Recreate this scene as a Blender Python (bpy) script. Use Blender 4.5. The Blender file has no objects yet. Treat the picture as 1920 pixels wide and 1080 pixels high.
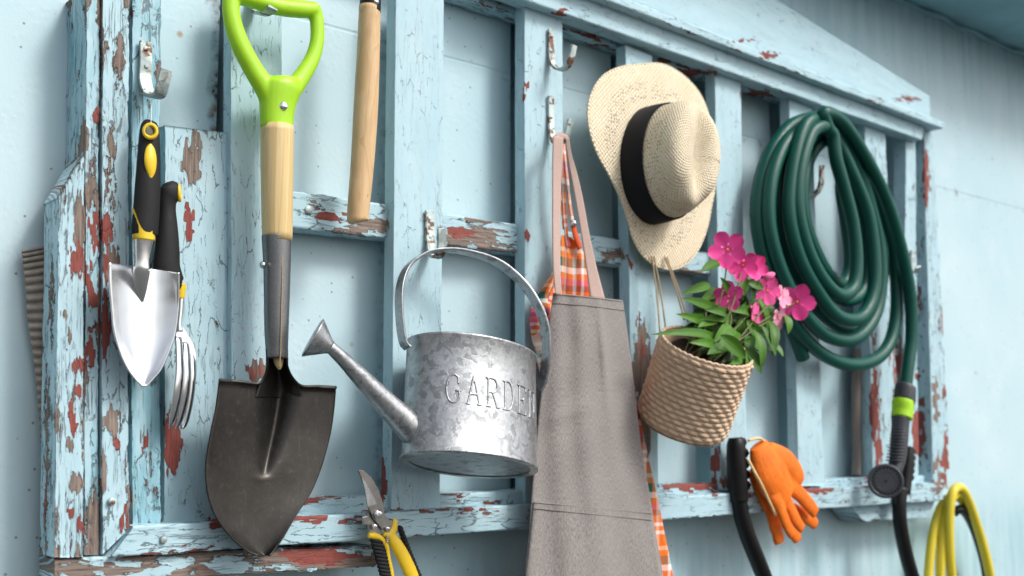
import bpy, bmesh, math, random
import numpy as np
from mathutils import Vector, Matrix
random.seed(7); RNG = np.random.default_rng(5)
SC = bpy.context.scene; COL = SC.collection

# ---------------------------------------------------------------- camera, sky, sun, exposure
FPX = 2134.0; CAMP = np.array([0.0, -1.343, 1.35])
PITCH = math.radians(7.158); ALPHA = math.radians(49.565)
Fv = np.array([math.cos(PITCH)*math.cos(ALPHA), math.cos(PITCH)*math.sin(ALPHA), math.sin(PITCH)])
Rv = np.array([math.sin(ALPHA), -math.cos(ALPHA), 0.0]); Uv = np.cross(Rv, Fv)
cam = bpy.data.cameras.new('camera'); cam_o = bpy.data.objects.new('camera', cam); COL.objects.link(cam_o)
M = Matrix(((Rv[0], Uv[0], -Fv[0], CAMP[0]), (Rv[1], Uv[1], -Fv[1], CAMP[1]), (Rv[2], Uv[2], -Fv[2], CAMP[2]), (0, 0, 0, 1)))
cam_o.matrix_world = M
cam.sensor_width = 36.0; cam.lens = 36.0*FPX/1920.0; cam.clip_start = 0.02; cam.clip_end = 500
cam.dof.use_dof = True; cam.dof.focus_distance = 1.42; cam.dof.aperture_fstop = 4.6
SC.camera = cam_o
SUN_EL, SUN_AZ = math.radians(46), math.radians(26)          # azimuth from -Y towards +X
w = bpy.data.worlds.new('World'); SC.world = w; w.use_nodes = True
wn = w.node_tree; bgn = wn.nodes['Background']
sky = wn.nodes.new('ShaderNodeTexSky'); sky.sky_type = 'NISHITA'; sky.sun_disc = False
sky.sun_elevation = SUN_EL; sky.sun_rotation = math.pi - SUN_AZ; sky.dust_density = 4.0; sky.air_density = 1.0
hs = wn.nodes.new('ShaderNodeHueSaturation'); hs.inputs['Saturation'].default_value = 0.36
wn.links.new(sky.outputs[0], hs.inputs['Color']); wn.links.new(hs.outputs[0], bgn.inputs['Color'])
bgn.inputs['Strength'].default_value = 0.15
sl = bpy.data.lights.new('sun', 'SUN'); sl.energy = 1.7; sl.angle = math.radians(15); sl.color = (1.0, 0.97, 0.92)
so = bpy.data.objects.new('sun', sl); COL.objects.link(so)
sd = Vector((math.sin(SUN_AZ)*math.cos(SUN_EL), -math.cos(SUN_AZ)*math.cos(SUN_EL), math.sin(SUN_EL)))
so.rotation_euler = sd.to_track_quat('Z', 'Y').to_euler(); so.location = (1, -3, 4)
SC.view_settings.view_transform = 'Standard'; SC.view_settings.look = 'None'
SC.view_settings.exposure = 0.43; SC.view_settings.gamma = 1
SC.render.engine = 'CYCLES'; SC.cycles.use_denoising = True
SC.cycles.max_bounces = 6; SC.cycles.caustics_reflective = False; SC.cycles.caustics_refractive = False

# ---------------------------------------------------------------- measuring helpers
def P(px, py, d):
    v = Fv + Rv*((px-960)/FPX) - Uv*((py-540)/FPX)
    t = (-d-CAMP[1])/v[1]
    return CAMP + v*t
def proj(X):
    q = np.asarray(X)-CAMP; z = q@Fv
    return 960+FPX*(q@Rv)/z, 540-FPX*(q@Uv)/z
def rm(px, py, d, r):
    return r*float((P(px, py, d)-CAMP)@Fv)/FPX
def cat(vals, ts):
    """Catmull-Rom through rows of vals at parameters ts (0..n-1)"""
    vals = np.asarray(vals, float); n = len(vals); out = []
    for t in ts:
        i = min(int(t), n-2); f = t-i
        p0 = vals[max(i-1, 0)]; p1 = vals[i]; p2 = vals[i+1]; p3 = vals[min(i+2, n-1)]
        out.append(0.5*((2*p1)+(-p0+p2)*f+(2*p0-5*p1+4*p2-p3)*f*f+(-p0+3*p1-3*p2+p3)*f**3))
    return np.array(out)

# ---------------------------------------------------------------- object helpers
def wloc(o):
    v = Vector((0, 0, 0))
    while o: v = v+o.location; o = o.parent
    return v
def tag(o, label=None, cat_=None, group=None, kind=None):
    if label: o['label'] = label
    if cat_: o['category'] = cat_
    if group: o['group'] = group
    if kind: o['kind'] = kind
    return o
def thing(name, label, cat_, loc, group=None):
    o = bpy.data.objects.new(name, None); COL.objects.link(o); o.location = Vector(loc); o.empty_display_size = .02
    return tag(o, label, cat_, group)
def obj(name, V, Fc, mat, parent=None, smooth=True, attrs=None, fl=None, solid=0, solid_off=0, sub=0, voxel=0, bevel=0):
    V = np.asarray(V, float)
    base = np.array(wloc(parent)) if parent else np.array([V[:, 0].mean(), V[:, 1].mean(), V[:, 2].min()])
    me = bpy.data.meshes.new(name); me.from_pydata((V-base).tolist(), [], [tuple(int(i) for i in f) for f in Fc]); me.update()
    for k, a in (attrs or {}).items():
        at = me.attributes.new(k, 'FLOAT_VECTOR', 'POINT'); at.data.foreach_set('vector', np.asarray(a, np.float32).ravel())
    for k, a in (fl or {}).items():
        at = me.attributes.new(k, 'FLOAT', 'POINT'); at.data.foreach_set('value', np.asarray(a, np.float32).ravel())
    if smooth: me.polygons.foreach_set('use_smooth', [True]*len(me.polygons))
    me.materials.append(mat)
    o = bpy.data.objects.new(name, me); COL.objects.link(o)
    if parent: o.parent = parent
    else: o.location = Vector(base)
    if voxel:
        m = o.modifiers.new('r', 'REMESH'); m.mode = 'VOXEL'; m.voxel_size = voxel; m.use_smooth_shade = True
        m = o.modifiers.new('s', 'SMOOTH'); m.iterations = 6; m.factor = .5
    if solid:
        m = o.modifiers.new('s', 'SOLIDIFY'); m.thickness = solid; m.offset = solid_off
    if bevel:
        m = o.modifiers.new('b', 'BEVEL'); m.width = bevel; m.segments = 2; m.limit_method = 'ANGLE'
    if sub:
        m = o.modifiers.new('u', 'SUBSURF'); m.levels = sub; m.render_levels = sub
    return o
class MB:
    """collects shapes for one mesh"""
    def __init__(s): s.V = []; s.F = []; s.uv = []; s.n = 0
    def add(s, V, F, uv=None):
        V = np.asarray(V, float); s.V.append(V); s.F += [tuple(i+s.n for i in f) for f in F]
        s.uv.append(np.asarray(uv, float) if uv is not None else np.zeros((len(V), 3))); s.n += len(V); return s
    def build(s, name, mat, parent=None, **k):
        return obj(name, np.concatenate(s.V), s.F, mat, parent, attrs={'uvw': np.concatenate(s.uv)}, **k)
def grid_faces(nr, nc, closed=False):
    F = []
    for j in range(nr-1):
        for i in range(nc if closed else nc-1):
            a = j*nc+i; b = j*nc+(i+1) % nc
            F.append((a, b, b+nc, a+nc))
    return F
def tube_mesh(pts, rad, n=14, flat=1.0, caps=True, normal=None):
    """round (or flattened) tube through world points"""
    pts = np.asarray(pts, float); m = len(pts); rad = np.broadcast_to(np.asarray(rad, float), (m,))
    flat = np.broadcast_to(np.asarray(flat, float), (m,))
    T = np.gradient(pts, axis=0); T /= np.linalg.norm(T, axis=1)[:, None]+1e-12
    V = []; UV = []; L = 0; s = None
    for i in range(m):
        if normal is not None:
            s = np.cross(T[i], normal)
        elif s is None:
            nv = np.array([0, 1, 0.]) if abs(T[i][1]) < .9 else np.array([0, 0, 1.]); s = np.cross(T[i], nv)
        else: s = s-T[i]*(s@T[i])
        s = s/(np.linalg.norm(s)+1e-12); b = np.cross(s, T[i])
        if i: L += np.linalg.norm(pts[i]-pts[i-1])
        for k in range(n):
            a = 2*math.pi*k/n
            V.append(pts[i]+s*math.cos(a)*rad[i]+b*math.sin(a)*rad[i]*flat[i])
            UV.append((a*max(rad.max(), 1e-4), L, 0))
    F = grid_faces(m, n, True)
    if caps: F += [tuple(range(n))[::-1], tuple((m-1)*n+k for k in range(n))]
    return V, F, UV
def ptube(pp, n=14, steps=6, flat=1.0, caps=True, normal=None, rad=None):
    """pp rows: (px, py, d, radius_px); smooth path, returns mesh data"""
    a = cat(pp, np.linspace(0, len(pp)-1, (len(pp)-1)*steps+1))
    pts = [P(x, y, d) for x, y, d, r in a]
    rr = [rad if rad else rm(x, y, d, max(r, .3)) for x, y, d, r in a]
    return tube_mesh(pts, rr, n, flat, caps, normal)
def rowtube(rows, d, n=20, steps=4, flat=1.0):
    """rows: (y, xl, xr[, d])"""
    return ptube([((r[1]+r[2])/2, r[0], (r[3] if len(r) > 3 else d), (r[2]-r[1])/2) for r in rows], n, steps, flat, normal=np.array([0, 1, 0.]))
def rowsurf(rows, dfn, nu=24, steps=6):
    """rows: (xl,yl,xr,yr); dfn(u,v) = offset from wall. returns V,F,uv(m)"""
    a = cat(rows, np.linspace(0, len(rows)-1, (len(rows)-1)*steps+1)); m = len(a)
    V = []; UV = []; d0 = dfn(.5, .5)
    c0 = P((a[0][0]+a[0][2])/2, a[0][1], d0)
    for j, (xl, yl, xr, yr) in enumerate(a):
        v = j/(m-1)
        for i in range(nu):
            u = i/(nu-1); p = P(xl+(xr-xl)*u, yl+(yr-yl)*u, dfn(u, v)); V.append(p)
            UV.append((p[0]-c0[0], p[2]-c0[2], 0))
    return np.array(V), grid_faces(m, nu), np.array(UV)
def plate(poly, d0, d1, mb):
    """flat cut plate from a pixel outline between offsets d0 (back) and d1 (front)"""
    n = len(poly); A = [P(x, y, d1) for x, y in poly]; nrm = np.array([0, 1, 0.])*(d1-d0)
    V = A+[a+nrm for a in A]
    F = [tuple(range(n)), tuple(range(2*n-1, n-1, -1))]+[(i, i+n, (i+1) % n+n, (i+1) % n) for i in range(n)]
    mb.add(V, F, [(v[0], v[2], 0) for v in V])
def disc(mb, c, nrm, r, h, n=20, dome=0.0):
    """short cylinder with domed front; c = back centre, nrm = direction of front"""
    nrm = np.asarray(nrm, float); nrm /= np.linalg.norm(nrm)
    a = np.cross(nrm, [0, 0, 1.]); a /= np.linalg.norm(a); b = np.cross(nrm, a)
    prof = [(1, 0), (1, h*.8), (.9, h), (.6, h+dome*.7), (.25, h+dome)]
    V = []
    for q, z in prof:
        for k in range(n):
            t = 2*math.pi*k/n; V.append(c+nrm*z+(a*math.cos(t)+b*math.sin(t))*r*q)
    F = grid_faces(len(prof), n, True)+[tuple((len(prof)-1)*n+k for k in range(n)), tuple(range(n))[::-1]]
    mb.add(V, F)
def ring_mesh(mb, c, nrm, R, r, n=28, m=10, sx=1, sy=1):
    nrm = np.asarray(nrm, float); nrm /= np.linalg.norm(nrm)
    a = np.cross(nrm, [0, 0, 1.]); a /= np.linalg.norm(a); b = np.cross(nrm, a); V = []
    for i in range(n):
        t = 2*math.pi*i/n; e = a*math.cos(t)*sx+b*math.sin(t)*sy
        for k in range(m):
            q = 2*math.pi*k/m; V.append(c+e*(R+r*math.cos(q))+nrm*r*math.sin(q))
    F = [(i*m+k, i*m+(k+1) % m, ((i+1) % n)*m+(k+1) % m, ((i+1) % n)*m+k) for i in range(n) for k in range(m)]
    mb.add(V, F)
NW = np.array([0, -1.0, 0])   # out of the wall

# ---------------------------------------------------------------- materials
class NT:
    def __init__(s, name, disp=False):
        s.m = bpy.data.materials.new(name); s.m.use_nodes = True; s.t = s.m.node_tree
        s.b = s.t.nodes['Principled BSDF']; s.out = s.t.nodes['Material Output']
        if disp: s.m.displacement_method = 'BOTH'
    def put(s, sock, v):
        if isinstance(v, bpy.types.NodeSocket): s.t.links.new(v, sock)
        elif v is not None:
            if isinstance(v, (tuple, list)) and sock.type == 'RGBA' and len(v) == 3: v = (*v, 1)
            sock.default_value = v
    def attr(s, name, out='Fac'):
        n = s.t.nodes.new('ShaderNodeAttribute'); n.attribute_name = name; return n.outputs[out]
    def coord(s, o='Object'): return s.t.nodes.new('ShaderNodeTexCoord').outputs[o]
    def pos(s): return s.t.nodes.new('ShaderNodeNewGeometry').outputs['Position']
    def ma(s, op, a, b=None, c=None, clamp=False):
        n = s.t.nodes.new('ShaderNodeMath'); n.operation = op; n.use_clamp = clamp
        s.put(n.inputs[0], a); s.put(n.inputs[1], b); s.put(n.inputs[2], c); return n.outputs[0]
    def vm(s, op, a, b=None, sc=None):
        n = s.t.nodes.new('ShaderNodeVectorMath'); n.operation = op
        s.put(n.inputs[0], a); s.put(n.inputs[1], b)
        if sc is not None: s.put(n.inputs['Scale'], sc)
        return n.outputs['Value'] if op in ('LENGTH', 'DOT_PRODUCT') else n.outputs[0]
    def noise(s, v, scale, det=4, rough=.55, dist=0, col=False):
        n = s.t.nodes.new('ShaderNodeTexNoise'); s.put(n.inputs['Vector'], v); n.inputs['Scale'].default_value = scale
        n.inputs['Detail'].default_value = det; n.inputs['Roughness'].default_value = rough; n.inputs['Distortion'].default_value = dist
        return n.outputs['Color' if col else 'Fac']
    def vor(s, v, scale, feat='F1', out='Distance', rand=1.0):
        n = s.t.nodes.new('ShaderNodeTexVoronoi'); n.feature = feat; s.put(n.inputs['Vector'], v); n.inputs['Scale'].default_value = scale
        n.inputs['Randomness'].default_value = rand; return n.outputs[out]
    def wave(s, v, scale, dist=0, det=2, dsc=1, axis='X'):
        n = s.t.nodes.new('ShaderNodeTexWave'); s.put(n.inputs['Vector'], v); n.inputs['Scale'].default_value = scale
        n.inputs['Distortion'].default_value = dist; n.inputs['Detail'].default_value = det; n.inputs['Detail Scale'].default_value = dsc
        n.bands_direction = axis; return n.outputs['Fac']
    def step(s, v, lo, hi, a=0.0, b=1.0):
        n = s.t.nodes.new('ShaderNodeMapRange'); s.put(n.inputs[0], v); s.put(n.inputs[1], lo); s.put(n.inputs[2], hi); s.put(n.inputs[3], a); s.put(n.inputs[4], b); return n.outputs[0]
    def mix(s, f, a, b, mode='MIX'):
        n = s.t.nodes.new('ShaderNodeMix'); n.data_type = 'RGBA'; n.blend_type = mode
        s.put(n.inputs['Factor'], f); s.put(n.inputs[6], a); s.put(n.inputs[7], b); return n.outputs[2]
    def sep(s, v):
        n = s.t.nodes.new('ShaderNodeSeparateXYZ'); s.put(n.inputs[0], v); return n.outputs
    def set(s, **k):
        for a, v in k.items(): s.put(s.b.inputs[{'color': 'Base Color', 'rough': 'Roughness', 'metal': 'Metallic', 'coat': 'Coat Weight', 'spec': 'Specular IOR Level', 'sheen': 'Sheen Weight', 'trans': 'Transmission Weight', 'sss': 'Subsurface Weight', 'aniso': 'Anisotropic'}[a]], v)
        return s
    def bump(s, h, strength=.5, dist=.001):
        n = s.t.nodes.new('ShaderNodeBump'); n.inputs['Strength'].default_value = strength; n.inputs['Distance'].default_value = dist
        s.put(n.inputs['Height'], h); s.t.links.new(n.outputs[0], s.b.inputs['Normal']); return s
    def disp(s, h, scale):
        n = s.t.nodes.new('ShaderNodeDisplacement'); n.inputs['Midlevel'].default_value = 0; n.inputs['Scale'].default_value = scale
        s.put(n.inputs['Height'], h); s.t.links.new(n.outputs[0], s.out.inputs['Displacement']); return s

BLUE = (.37, .55, .62); TEAL = (.17, .38, .46)
def mat_paint():
    n = NT('peeling_paint', True)
    bc = n.attr('bc', 'Vector'); pe = n.attr('peel'); red = n.attr('redd'); teal = n.attr('teal'); wear = n.attr('wear')
    dn = n.noise(n.vm('MULTIPLY', bc, (1, .5, 1)), 110, 4, .65, col=True)
    dn = n.vm('SCALE', n.vm('SUBTRACT', dn, (.5, .5, .5)), sc=.010)
    g = n.vm('MULTIPLY', n.vm('ADD', bc, dn), (1, .20, 1))
    cell = n.vor(g, 75, out='Color'); edge = n.vor(g, 75, 'DISTANCE_TO_EDGE')
    cv = n.sep(cell)[0]
    nA = n.noise(n.vm('MULTIPLY', bc, (1, .28, 1)), 34, 9, .6)
    val = n.ma('ADD', n.ma('ADD', n.ma('MULTIPLY', n.step(nA, .28, .72), .36), n.ma('MULTIPLY', n.step(n.noise(n.vm('MULTIPLY', bc, (1, .35, 1)), 130, 6, .6), .3, .7), .26)), n.ma('MULTIPLY', cv, .38))
    dif = n.ma('SUBTRACT', val, pe)
    paint = n.step(dif, -.006, .006)
    rim = n.step(dif, .0, .09, 1, 0)                               # just inside a chip edge
    # cracks
    big = n.noise(bc, 9, 3, .5)
    cw = n.ma('MULTIPLY', wear, n.step(big, .34, .62, .0, .085))
    crack = n.step(edge, n.ma('MULTIPLY', cw, .4), cw, 1, 0)
    crack = n.ma('MULTIPLY', crack, n.step(n.noise(bc, 55, 4), .47, .53))
    gr = n.noise(n.vm('MULTIPLY', bc, (1, .045, 1)), 420, 5, .62)
    gcr = n.ma('MULTIPLY', n.step(gr, .565, .63), n.step(n.noise(n.vm('MULTIPLY', bc, (1, .4, 1)), 26, 5), .44, .58))
    gcr = n.ma('MULTIPLY', gcr, n.ma('ADD', wear, teal, clamp=True))
    crk = n.ma('MAXIMUM', crack, gcr, clamp=True)
    # colours
    wood = n.mix(n.step(gr, .3, .7), (.085, .062, .052), (.33, .26, .22))
    redc = n.mix(n.noise(bc, 140, 4), (.17, .02, .016), (.35, .055, .042))
    rmix = n.step(n.ma('ADD', n.noise(n.vm('MULTIPLY', bc, (1, .35, 1)), 38, 6, .6), n.ma('SUBTRACT', red, .56)), .47, .55)
    under = n.mix(rmix, wood, n.mix(.25, redc, wood))
    tz = n.ma('ADD', n.noise(n.vm('MULTIPLY', bc, (1, .12, 1)), 60, 7, .65), n.ma('MULTIPLY', teal, .9))
    tmix = n.step(tz, .66, .86)
    pc = n.mix(n.noise(bc, 7, 4), BLUE, (.41, .58, .65))
    pc = n.mix(n.step(n.noise(n.vm('MULTIPLY', bc, (1, .3, 1)), 30, 6, .6), .4, .75, 0, .55), pc, (.50, .67, .72))
    pc = n.mix(n.ma('MULTIPLY', tmix, .85), pc, n.mix(n.step(gr, .35, .65), TEAL, (.27, .52, .60)))
    sp = n.ma('MULTIPLY', n.step(n.noise(n.vm('MULTIPLY', bc, (1, .6, 1)), 330, 3, .6), .60, .66), n.step(n.noise(bc, 16, 3), .54, .64))
    pc = n.mix(n.ma('MULTIPLY', sp, .5), pc, (.42, .14, .12))
    dirt = n.step(n.noise(n.vm('MULTIPLY', bc, (1, .25, 1)), 45, 8, .7), .52, .8, 0, .4)
    pc = n.mix(dirt, pc, (.28, .36, .37))
    pc = n.mix(n.ma('MULTIPLY', crk, .72), pc, (.045, .06, .07))
    col = n.mix(paint, under, pc)
    chip_shadow = n.ma('MULTIPLY', n.step(dif, -.055, -.004), n.step(dif, -.002, .004, 1, 0))  # shadow along chip edges, painted into the colour
    col = n.mix(n.ma('MULTIPLY', chip_shadow, .8), col, (.05, .03, .025))
    n.set(color=col, rough=n.ma('ADD', n.ma('MULTIPLY', paint, -.28), .82), spec=.35)
    h = n.ma('MULTIPLY', paint, n.ma('ADD', .75, n.ma('MULTIPLY', rim, n.ma('MULTIPLY', n.noise(bc, 45, 3), 1.7))))
    h = n.ma('SUBTRACT', h, n.ma('MULTIPLY', crk, .55))
    h = n.ma('ADD', h, n.ma('MULTIPLY', gr, n.step(paint, 0, 1, .55, .14)))
    h = n.ma('ADD', h, n.ma('MULTIPLY', n.noise(bc, 35, 5), .5))
    n.disp(h, .0013)
    return n.m
def mat_wall():
    n = NT('painted_sheet_metal'); p = n.pos(); x, y, z = n.sep(p)
    big = n.noise(p, 1.6, 4); mid = n.noise(p, 7, 6, .6)
    c = n.mix(n.step(big, .35, .65), (.40, .575, .64), (.49, .64, .69))
    c = n.mix(n.step(mid, .5, .78, 0, .5), c, (.62, .71, .75))
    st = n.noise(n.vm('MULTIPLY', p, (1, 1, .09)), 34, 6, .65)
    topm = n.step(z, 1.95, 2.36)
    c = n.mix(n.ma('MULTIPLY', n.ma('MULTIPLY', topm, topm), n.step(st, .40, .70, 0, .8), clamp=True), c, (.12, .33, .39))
    c = n.mix(n.ma('MULTIPLY', n.step(z, 1.20, 1.12), n.step(st, .34, .70, 0, .6)), c, (.17, .37, .42))
    # rust on seam, pin spots, nail rows; bands also painted dark as gap shade
    seam = n.ma('ABSOLUTE', n.ma('SUBTRACT', z, 1.916))
    sm = n.step(seam, .0012, .003, 1, 0)
    rs = n.ma('MULTIPLY', n.step(seam, .004, .02, 1, 0), n.step(n.noise(p, 38, 5), .57, .68))
    v = n.vor(p, 15, out='Distance'); vc = n.sep(n.vor(p, 15, out='Color'))
    spot = n.ma('MULTIPLY', n.step(v, .03, .085, 1, 0), n.step(vc[0], .70, .72))
    v2 = n.vor(p, 60, out='Distance'); vc2 = n.sep(n.vor(p, 60, out='Color'))
    spot2 = n.ma('MULTIPLY', n.step(v2, .05, .13, 1, 0), n.step(vc2[1], .88, .9))
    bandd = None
    for bx, wd, pw in RUST_SHADE_BANDS:
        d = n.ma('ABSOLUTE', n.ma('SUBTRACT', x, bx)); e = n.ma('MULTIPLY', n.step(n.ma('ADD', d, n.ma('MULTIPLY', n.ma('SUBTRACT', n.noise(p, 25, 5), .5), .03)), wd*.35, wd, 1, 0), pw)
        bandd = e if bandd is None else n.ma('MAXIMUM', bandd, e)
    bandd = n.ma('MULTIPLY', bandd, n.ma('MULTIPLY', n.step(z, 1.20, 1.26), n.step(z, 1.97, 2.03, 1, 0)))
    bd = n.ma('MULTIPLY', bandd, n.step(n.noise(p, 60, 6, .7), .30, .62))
    rust = n.mix(n.noise(p, 90, 4), (.055, .03, .02), (.30, .15, .06))
    c = n.mix(n.ma('MULTIPLY', n.ma('MULTIPLY', bd, n.step(n.vor(n.vm('MULTIPLY', p, (1, 1, .8)), 110), .15, .5, 1, .45)), 1.0), c, (.035, .03, .028))  # near-black in the bands imitates the shade of the narrow gaps
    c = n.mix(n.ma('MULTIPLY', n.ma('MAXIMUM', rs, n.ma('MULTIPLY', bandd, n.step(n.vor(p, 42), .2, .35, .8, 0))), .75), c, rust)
    c = n.mix(n.ma('MULTIPLY', spot, .8), c, (.34, .20, .10)); c = n.mix(n.ma('MULTIPLY', spot2, .7), c, (.10, .07, .05))
    c = n.mix(n.ma('MULTIPLY', sm, .2), c, (.15, .28, .32))
    peb = n.step(n.vor(p, 130, 'SMOOTH_F1'), .1, .55, 1, 0)
    h = n.ma('ADD', n.ma('MULTIPLY', peb, n.step(n.noise(p, 14, 3), .42, .62, 0, .4)), n.ma('MULTIPLY', n.noise(p, 300, 3), .25))
    h = n.ma('ADD', h, n.ma('MULTIPLY', n.noise(p, 5, 2), .8)); h = n.ma('SUBTRACT', h, n.ma('MULTIPLY', sm, .8))
    n.set(color=c, rough=n.step(mid, .3, .7, .42, .62), spec=.4).bump(h, .5, .0014)
    return n.m
RUST_SHADE_BANDS = [(float(P(a, 400, 0)[0]), w_, k_) for a, w_, k_ in ((402, .014, 1.5), (724, .02, .5), (972, .022, .9), (1172, .028, 1.1), (1326, .034, 1.3), (1472, .034, 1.2), (1616, .03, 1.3), (1690, .035, 1.4))]  # rusty bands by the slats, darkened in colour for gap shade
def mat_simple(name, col, rough=.5, metal=0, nscale=60, namt=.12, bump=.15, bd=.0006, spec=.5, coat=0, stretch=(1, 1, 1)):
    n = NT(name); p = n.vm('MULTIPLY', n.coord(), stretch)
    f = n.noise(p, nscale, 6, .6)
    c = n.mix(n.step(f, .3, .7), tuple(v*(1-namt) for v in col), tuple(min(1, v*(1+namt)) for v in col))
    n.set(color=c, rough=n.step(f, .3, .7, rough*.85, min(1, rough*1.15)), metal=metal, spec=spec, coat=coat).bump(n.noise(p, nscale*6, 4), bump, bd)
    return n.m
def mat_steel():
    n = NT('polished_steel'); p = n.coord(); f = n.noise(n.vm('MULTIPLY', p, (1, 1, .08)), 260, 5, .7); g = n.noise(p, 18, 5)
    n.set(color=n.mix(g, (.72, .73, .75), (.86, .87, .88)), metal=1.0, rough=n.ma('ADD', n.step(f, .3, .7, .10, .22), n.step(g, .5, .8, 0, .12))).bump(n.noise(p, 9, 3), .35, .004); return n.m
def mat_shovel():
    n = NT('dark_shovel_steel'); p = n.coord(); a = n.noise(p, 9, 7, .65); s1 = n.noise(n.vm('MULTIPLY', p, (1, 1, .05)), 320, 4, .7); v = n.noise(n.vm('MULTIPLY', p, (1, 1, 1)), 130, 6, .8)
    sc = n.ma('MULTIPLY', n.step(s1, .58, .70), n.step(a, .4, .65))
    c = n.mix(n.step(a, .3, .75), (.024, .022, .020), (.068, .062, .056)); c = n.mix(n.ma('MULTIPLY', sc, .12), c, (.26, .25, .24)); c = n.mix(n.step(v, .56, .75, 0, .5), c, (.14, .13, .12))
    n.set(color=c, metal=.75, rough=n.step(v, .3, .7, .28, .46)).bump(n.ma('ADD', v, n.ma('MULTIPLY', a, 2)), .3, .0008); return n.m
def mat_socket():
    n = NT('grey_socket_steel'); p = n.coord(); v = n.noise(p, 420, 3, .6); a = n.noise(p, 12, 4)
    n.set(color=n.mix(v, (.13, .135, .14), (.27, .275, .28)), metal=.8, rough=n.step(a, .3, .7, .3, .45)).bump(v, .3, .0004); return n.m
def mat_galv():
    n = NT('galvanised_steel'); p = n.coord(); d = n.vm('SCALE', n.vm('SUBTRACT', n.noise(p, 70, 4, .6, col=True), (.5, .5, .5)), sc=.022)
    q = n.vm('ADD', p, d); c1 = n.sep(n.vor(q, 120, out='Color'))[0]; c2 = n.sep(n.vor(q, 260, out='Color'))[1]
    dark = n.step(n.ma('ADD', n.ma('MULTIPLY', c1, .7), n.ma('MULTIPLY', n.noise(p, 22, 4), .5)), .79, .84)
    c = n.mix(n.step(c2, 0, 1), (.33, .34, .35), (.45, .46, .475)); c = n.mix(dark, c, n.mix(c2, (.225, .235, .245), (.30, .31, .32)))
    n.set(color=c, metal=.85, rough=n.step(n.ma('ADD', c2, dark), 0, 1.4, .34, .48)).bump(n.ma('ADD', n.noise(p, 28, 3), n.ma('MULTIPLY', dark, -.08)), .35, .002); return n.m
def mat_wood(name, ca, cb, cd, along=.05):
    n = NT(name); u = n.attr('uvw', 'Vector'); o = n.coord(); q = n.vm('MULTIPLY', o, (1, .6, along))
    r = n.noise(q, 95, 6, .6, dist=.6); f = n.noise(n.vm('MULTIPLY', o, (1, 1, .03)), 700, 4, .6)
    rr = n.ma('FRACT', n.ma('MULTIPLY', n.noise(q, 26, 2, .4), 9)); ring = n.step(rr, .72, .97)
    c = n.mix(n.step(r, .3, .7), ca, cb); c = n.mix(n.ma('MULTIPLY', ring, .35), c, cd); c = n.mix(n.step(f, .55, .75, 0, .4), c, cd)
    n.set(color=c, rough=.5, spec=.4).bump(f, .2, .0004); return n.m
def mat_fabric(name, ca, cb, scale=900, sheen=.3):
    n = NT(name); u = n.attr('uvw', 'Vector')
    f = n.noise(n.vm('MULTIPLY', u, (1, .22, 1)), scale, 3, .75); g = n.noise(u, 14, 5); t = n.wave(u, 260, .6, 2, 2, 'DIAGONAL')
    c = n.mix(n.step(f, .36, .64), ca, cb); c = n.mix(n.step(g, .35, .7, 0, .12), c, tuple(v*.7 for v in ca))
    n.set(color=c, rough=.92, spec=.15, sheen=sheen).bump(n.ma('ADD', f, n.ma('MULTIPLY', t, .4)), .5, .0006); return n.m
def mat_plaid():
    n = NT('plaid_cotton'); u = n.attr('uvw', 'Vector'); x, y, z = n.sep(u)
    def stripes(v, per):
        t = n.ma('FRACT', n.ma('MULTIPLY', v, 1/per)); r = n.t.nodes.new('ShaderNodeValToRGB'); r.color_ramp.interpolation = 'CONSTANT'; n.put(r.inputs[0], t)
        st = [(0, (.80, .17, .02)), (.16, (.85, .80, .76)), (.21, (.80, .14, .02)), (.27, (.85, .8, .76)), (.32, (.75, .13, .02)), (.42, (.10, .02, .05)), (.50, (.62, .07, .24)), (.58, (.80, .16, .02)), (.66, (.88, .82, .78)), (.74, (.03, .12, .09)), (.86, (.82, .20, .03)), (.94, (.85, .62, .45))]
        e = r.color_ramp.elements; e[0].position = 0; e[0].color = (*st[0][1], 1); e[1].position = st[1][0]; e[1].color = (*st[1][1], 1)
        for p_, c_ in st[2:]:
            k = e.new(p_); k.color = (*c_, 1)
        return r.outputs[0]
    a = stripes(x, .10); b = stripes(n.ma('ADD', y, .02), .115)
    f = n.noise(u, 1300, 2)
    c = n.mix(n.step(f, .42, .58, .38, .62), a, b)
    n.set(color=c, rough=.9, spec=.15, sheen=.15).bump(f, .3, .0005); return n.m
def mat_straw():
    n = NT('woven_straw'); u = n.attr('uvw', 'Vector'); w = n.vm('ADD', u, n.vm('SCALE', n.noise(u, 60, 3, col=True), sc=.004))
    x, y, z = n.sep(w)
    a = n.ma('SINE', n.ma('MULTIPLY', x, 820)); b = n.ma('SINE', n.ma('MULTIPLY', y, 820))
    wv = n.ma('MULTIPLY', a, b); ab = n.step(n.noise(u, 25, 4), .3, .7)
    hole = n.ma('MULTIPLY', n.step(n.vor(w, 170, out='Distance', rand=.35), .20, .32, 1, 0), n.attr('holes'))
    hole = n.ma('MULTIPLY', hole, n.step(n.noise(u, 70, 3), .40, .52))
    c = n.mix(n.step(wv, -1, 1), (.60, .48, .30), (.92, .83, .65)); c = n.mix(n.ma('MULTIPLY', ab, .3), c, (.92, .85, .70))
    c = n.mix(n.step(n.noise(n.vm('MULTIPLY', w, (1, .2, 1)), 500, 3), .5, .75, 0, .5), c, (.52, .38, .20)); c = n.mix(n.ma('MULTIPLY', hole, .8), c, (.12, .08, .045))
    n.set(color=c, rough=.75, spec=.25).bump(n.ma('SUBTRACT', n.ma('ADD', wv, n.ma('MULTIPLY', n.noise(u, 240, 4), 1.5)), n.ma('MULTIPLY', hole, 3)), .7, .0012); return n.m
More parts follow.
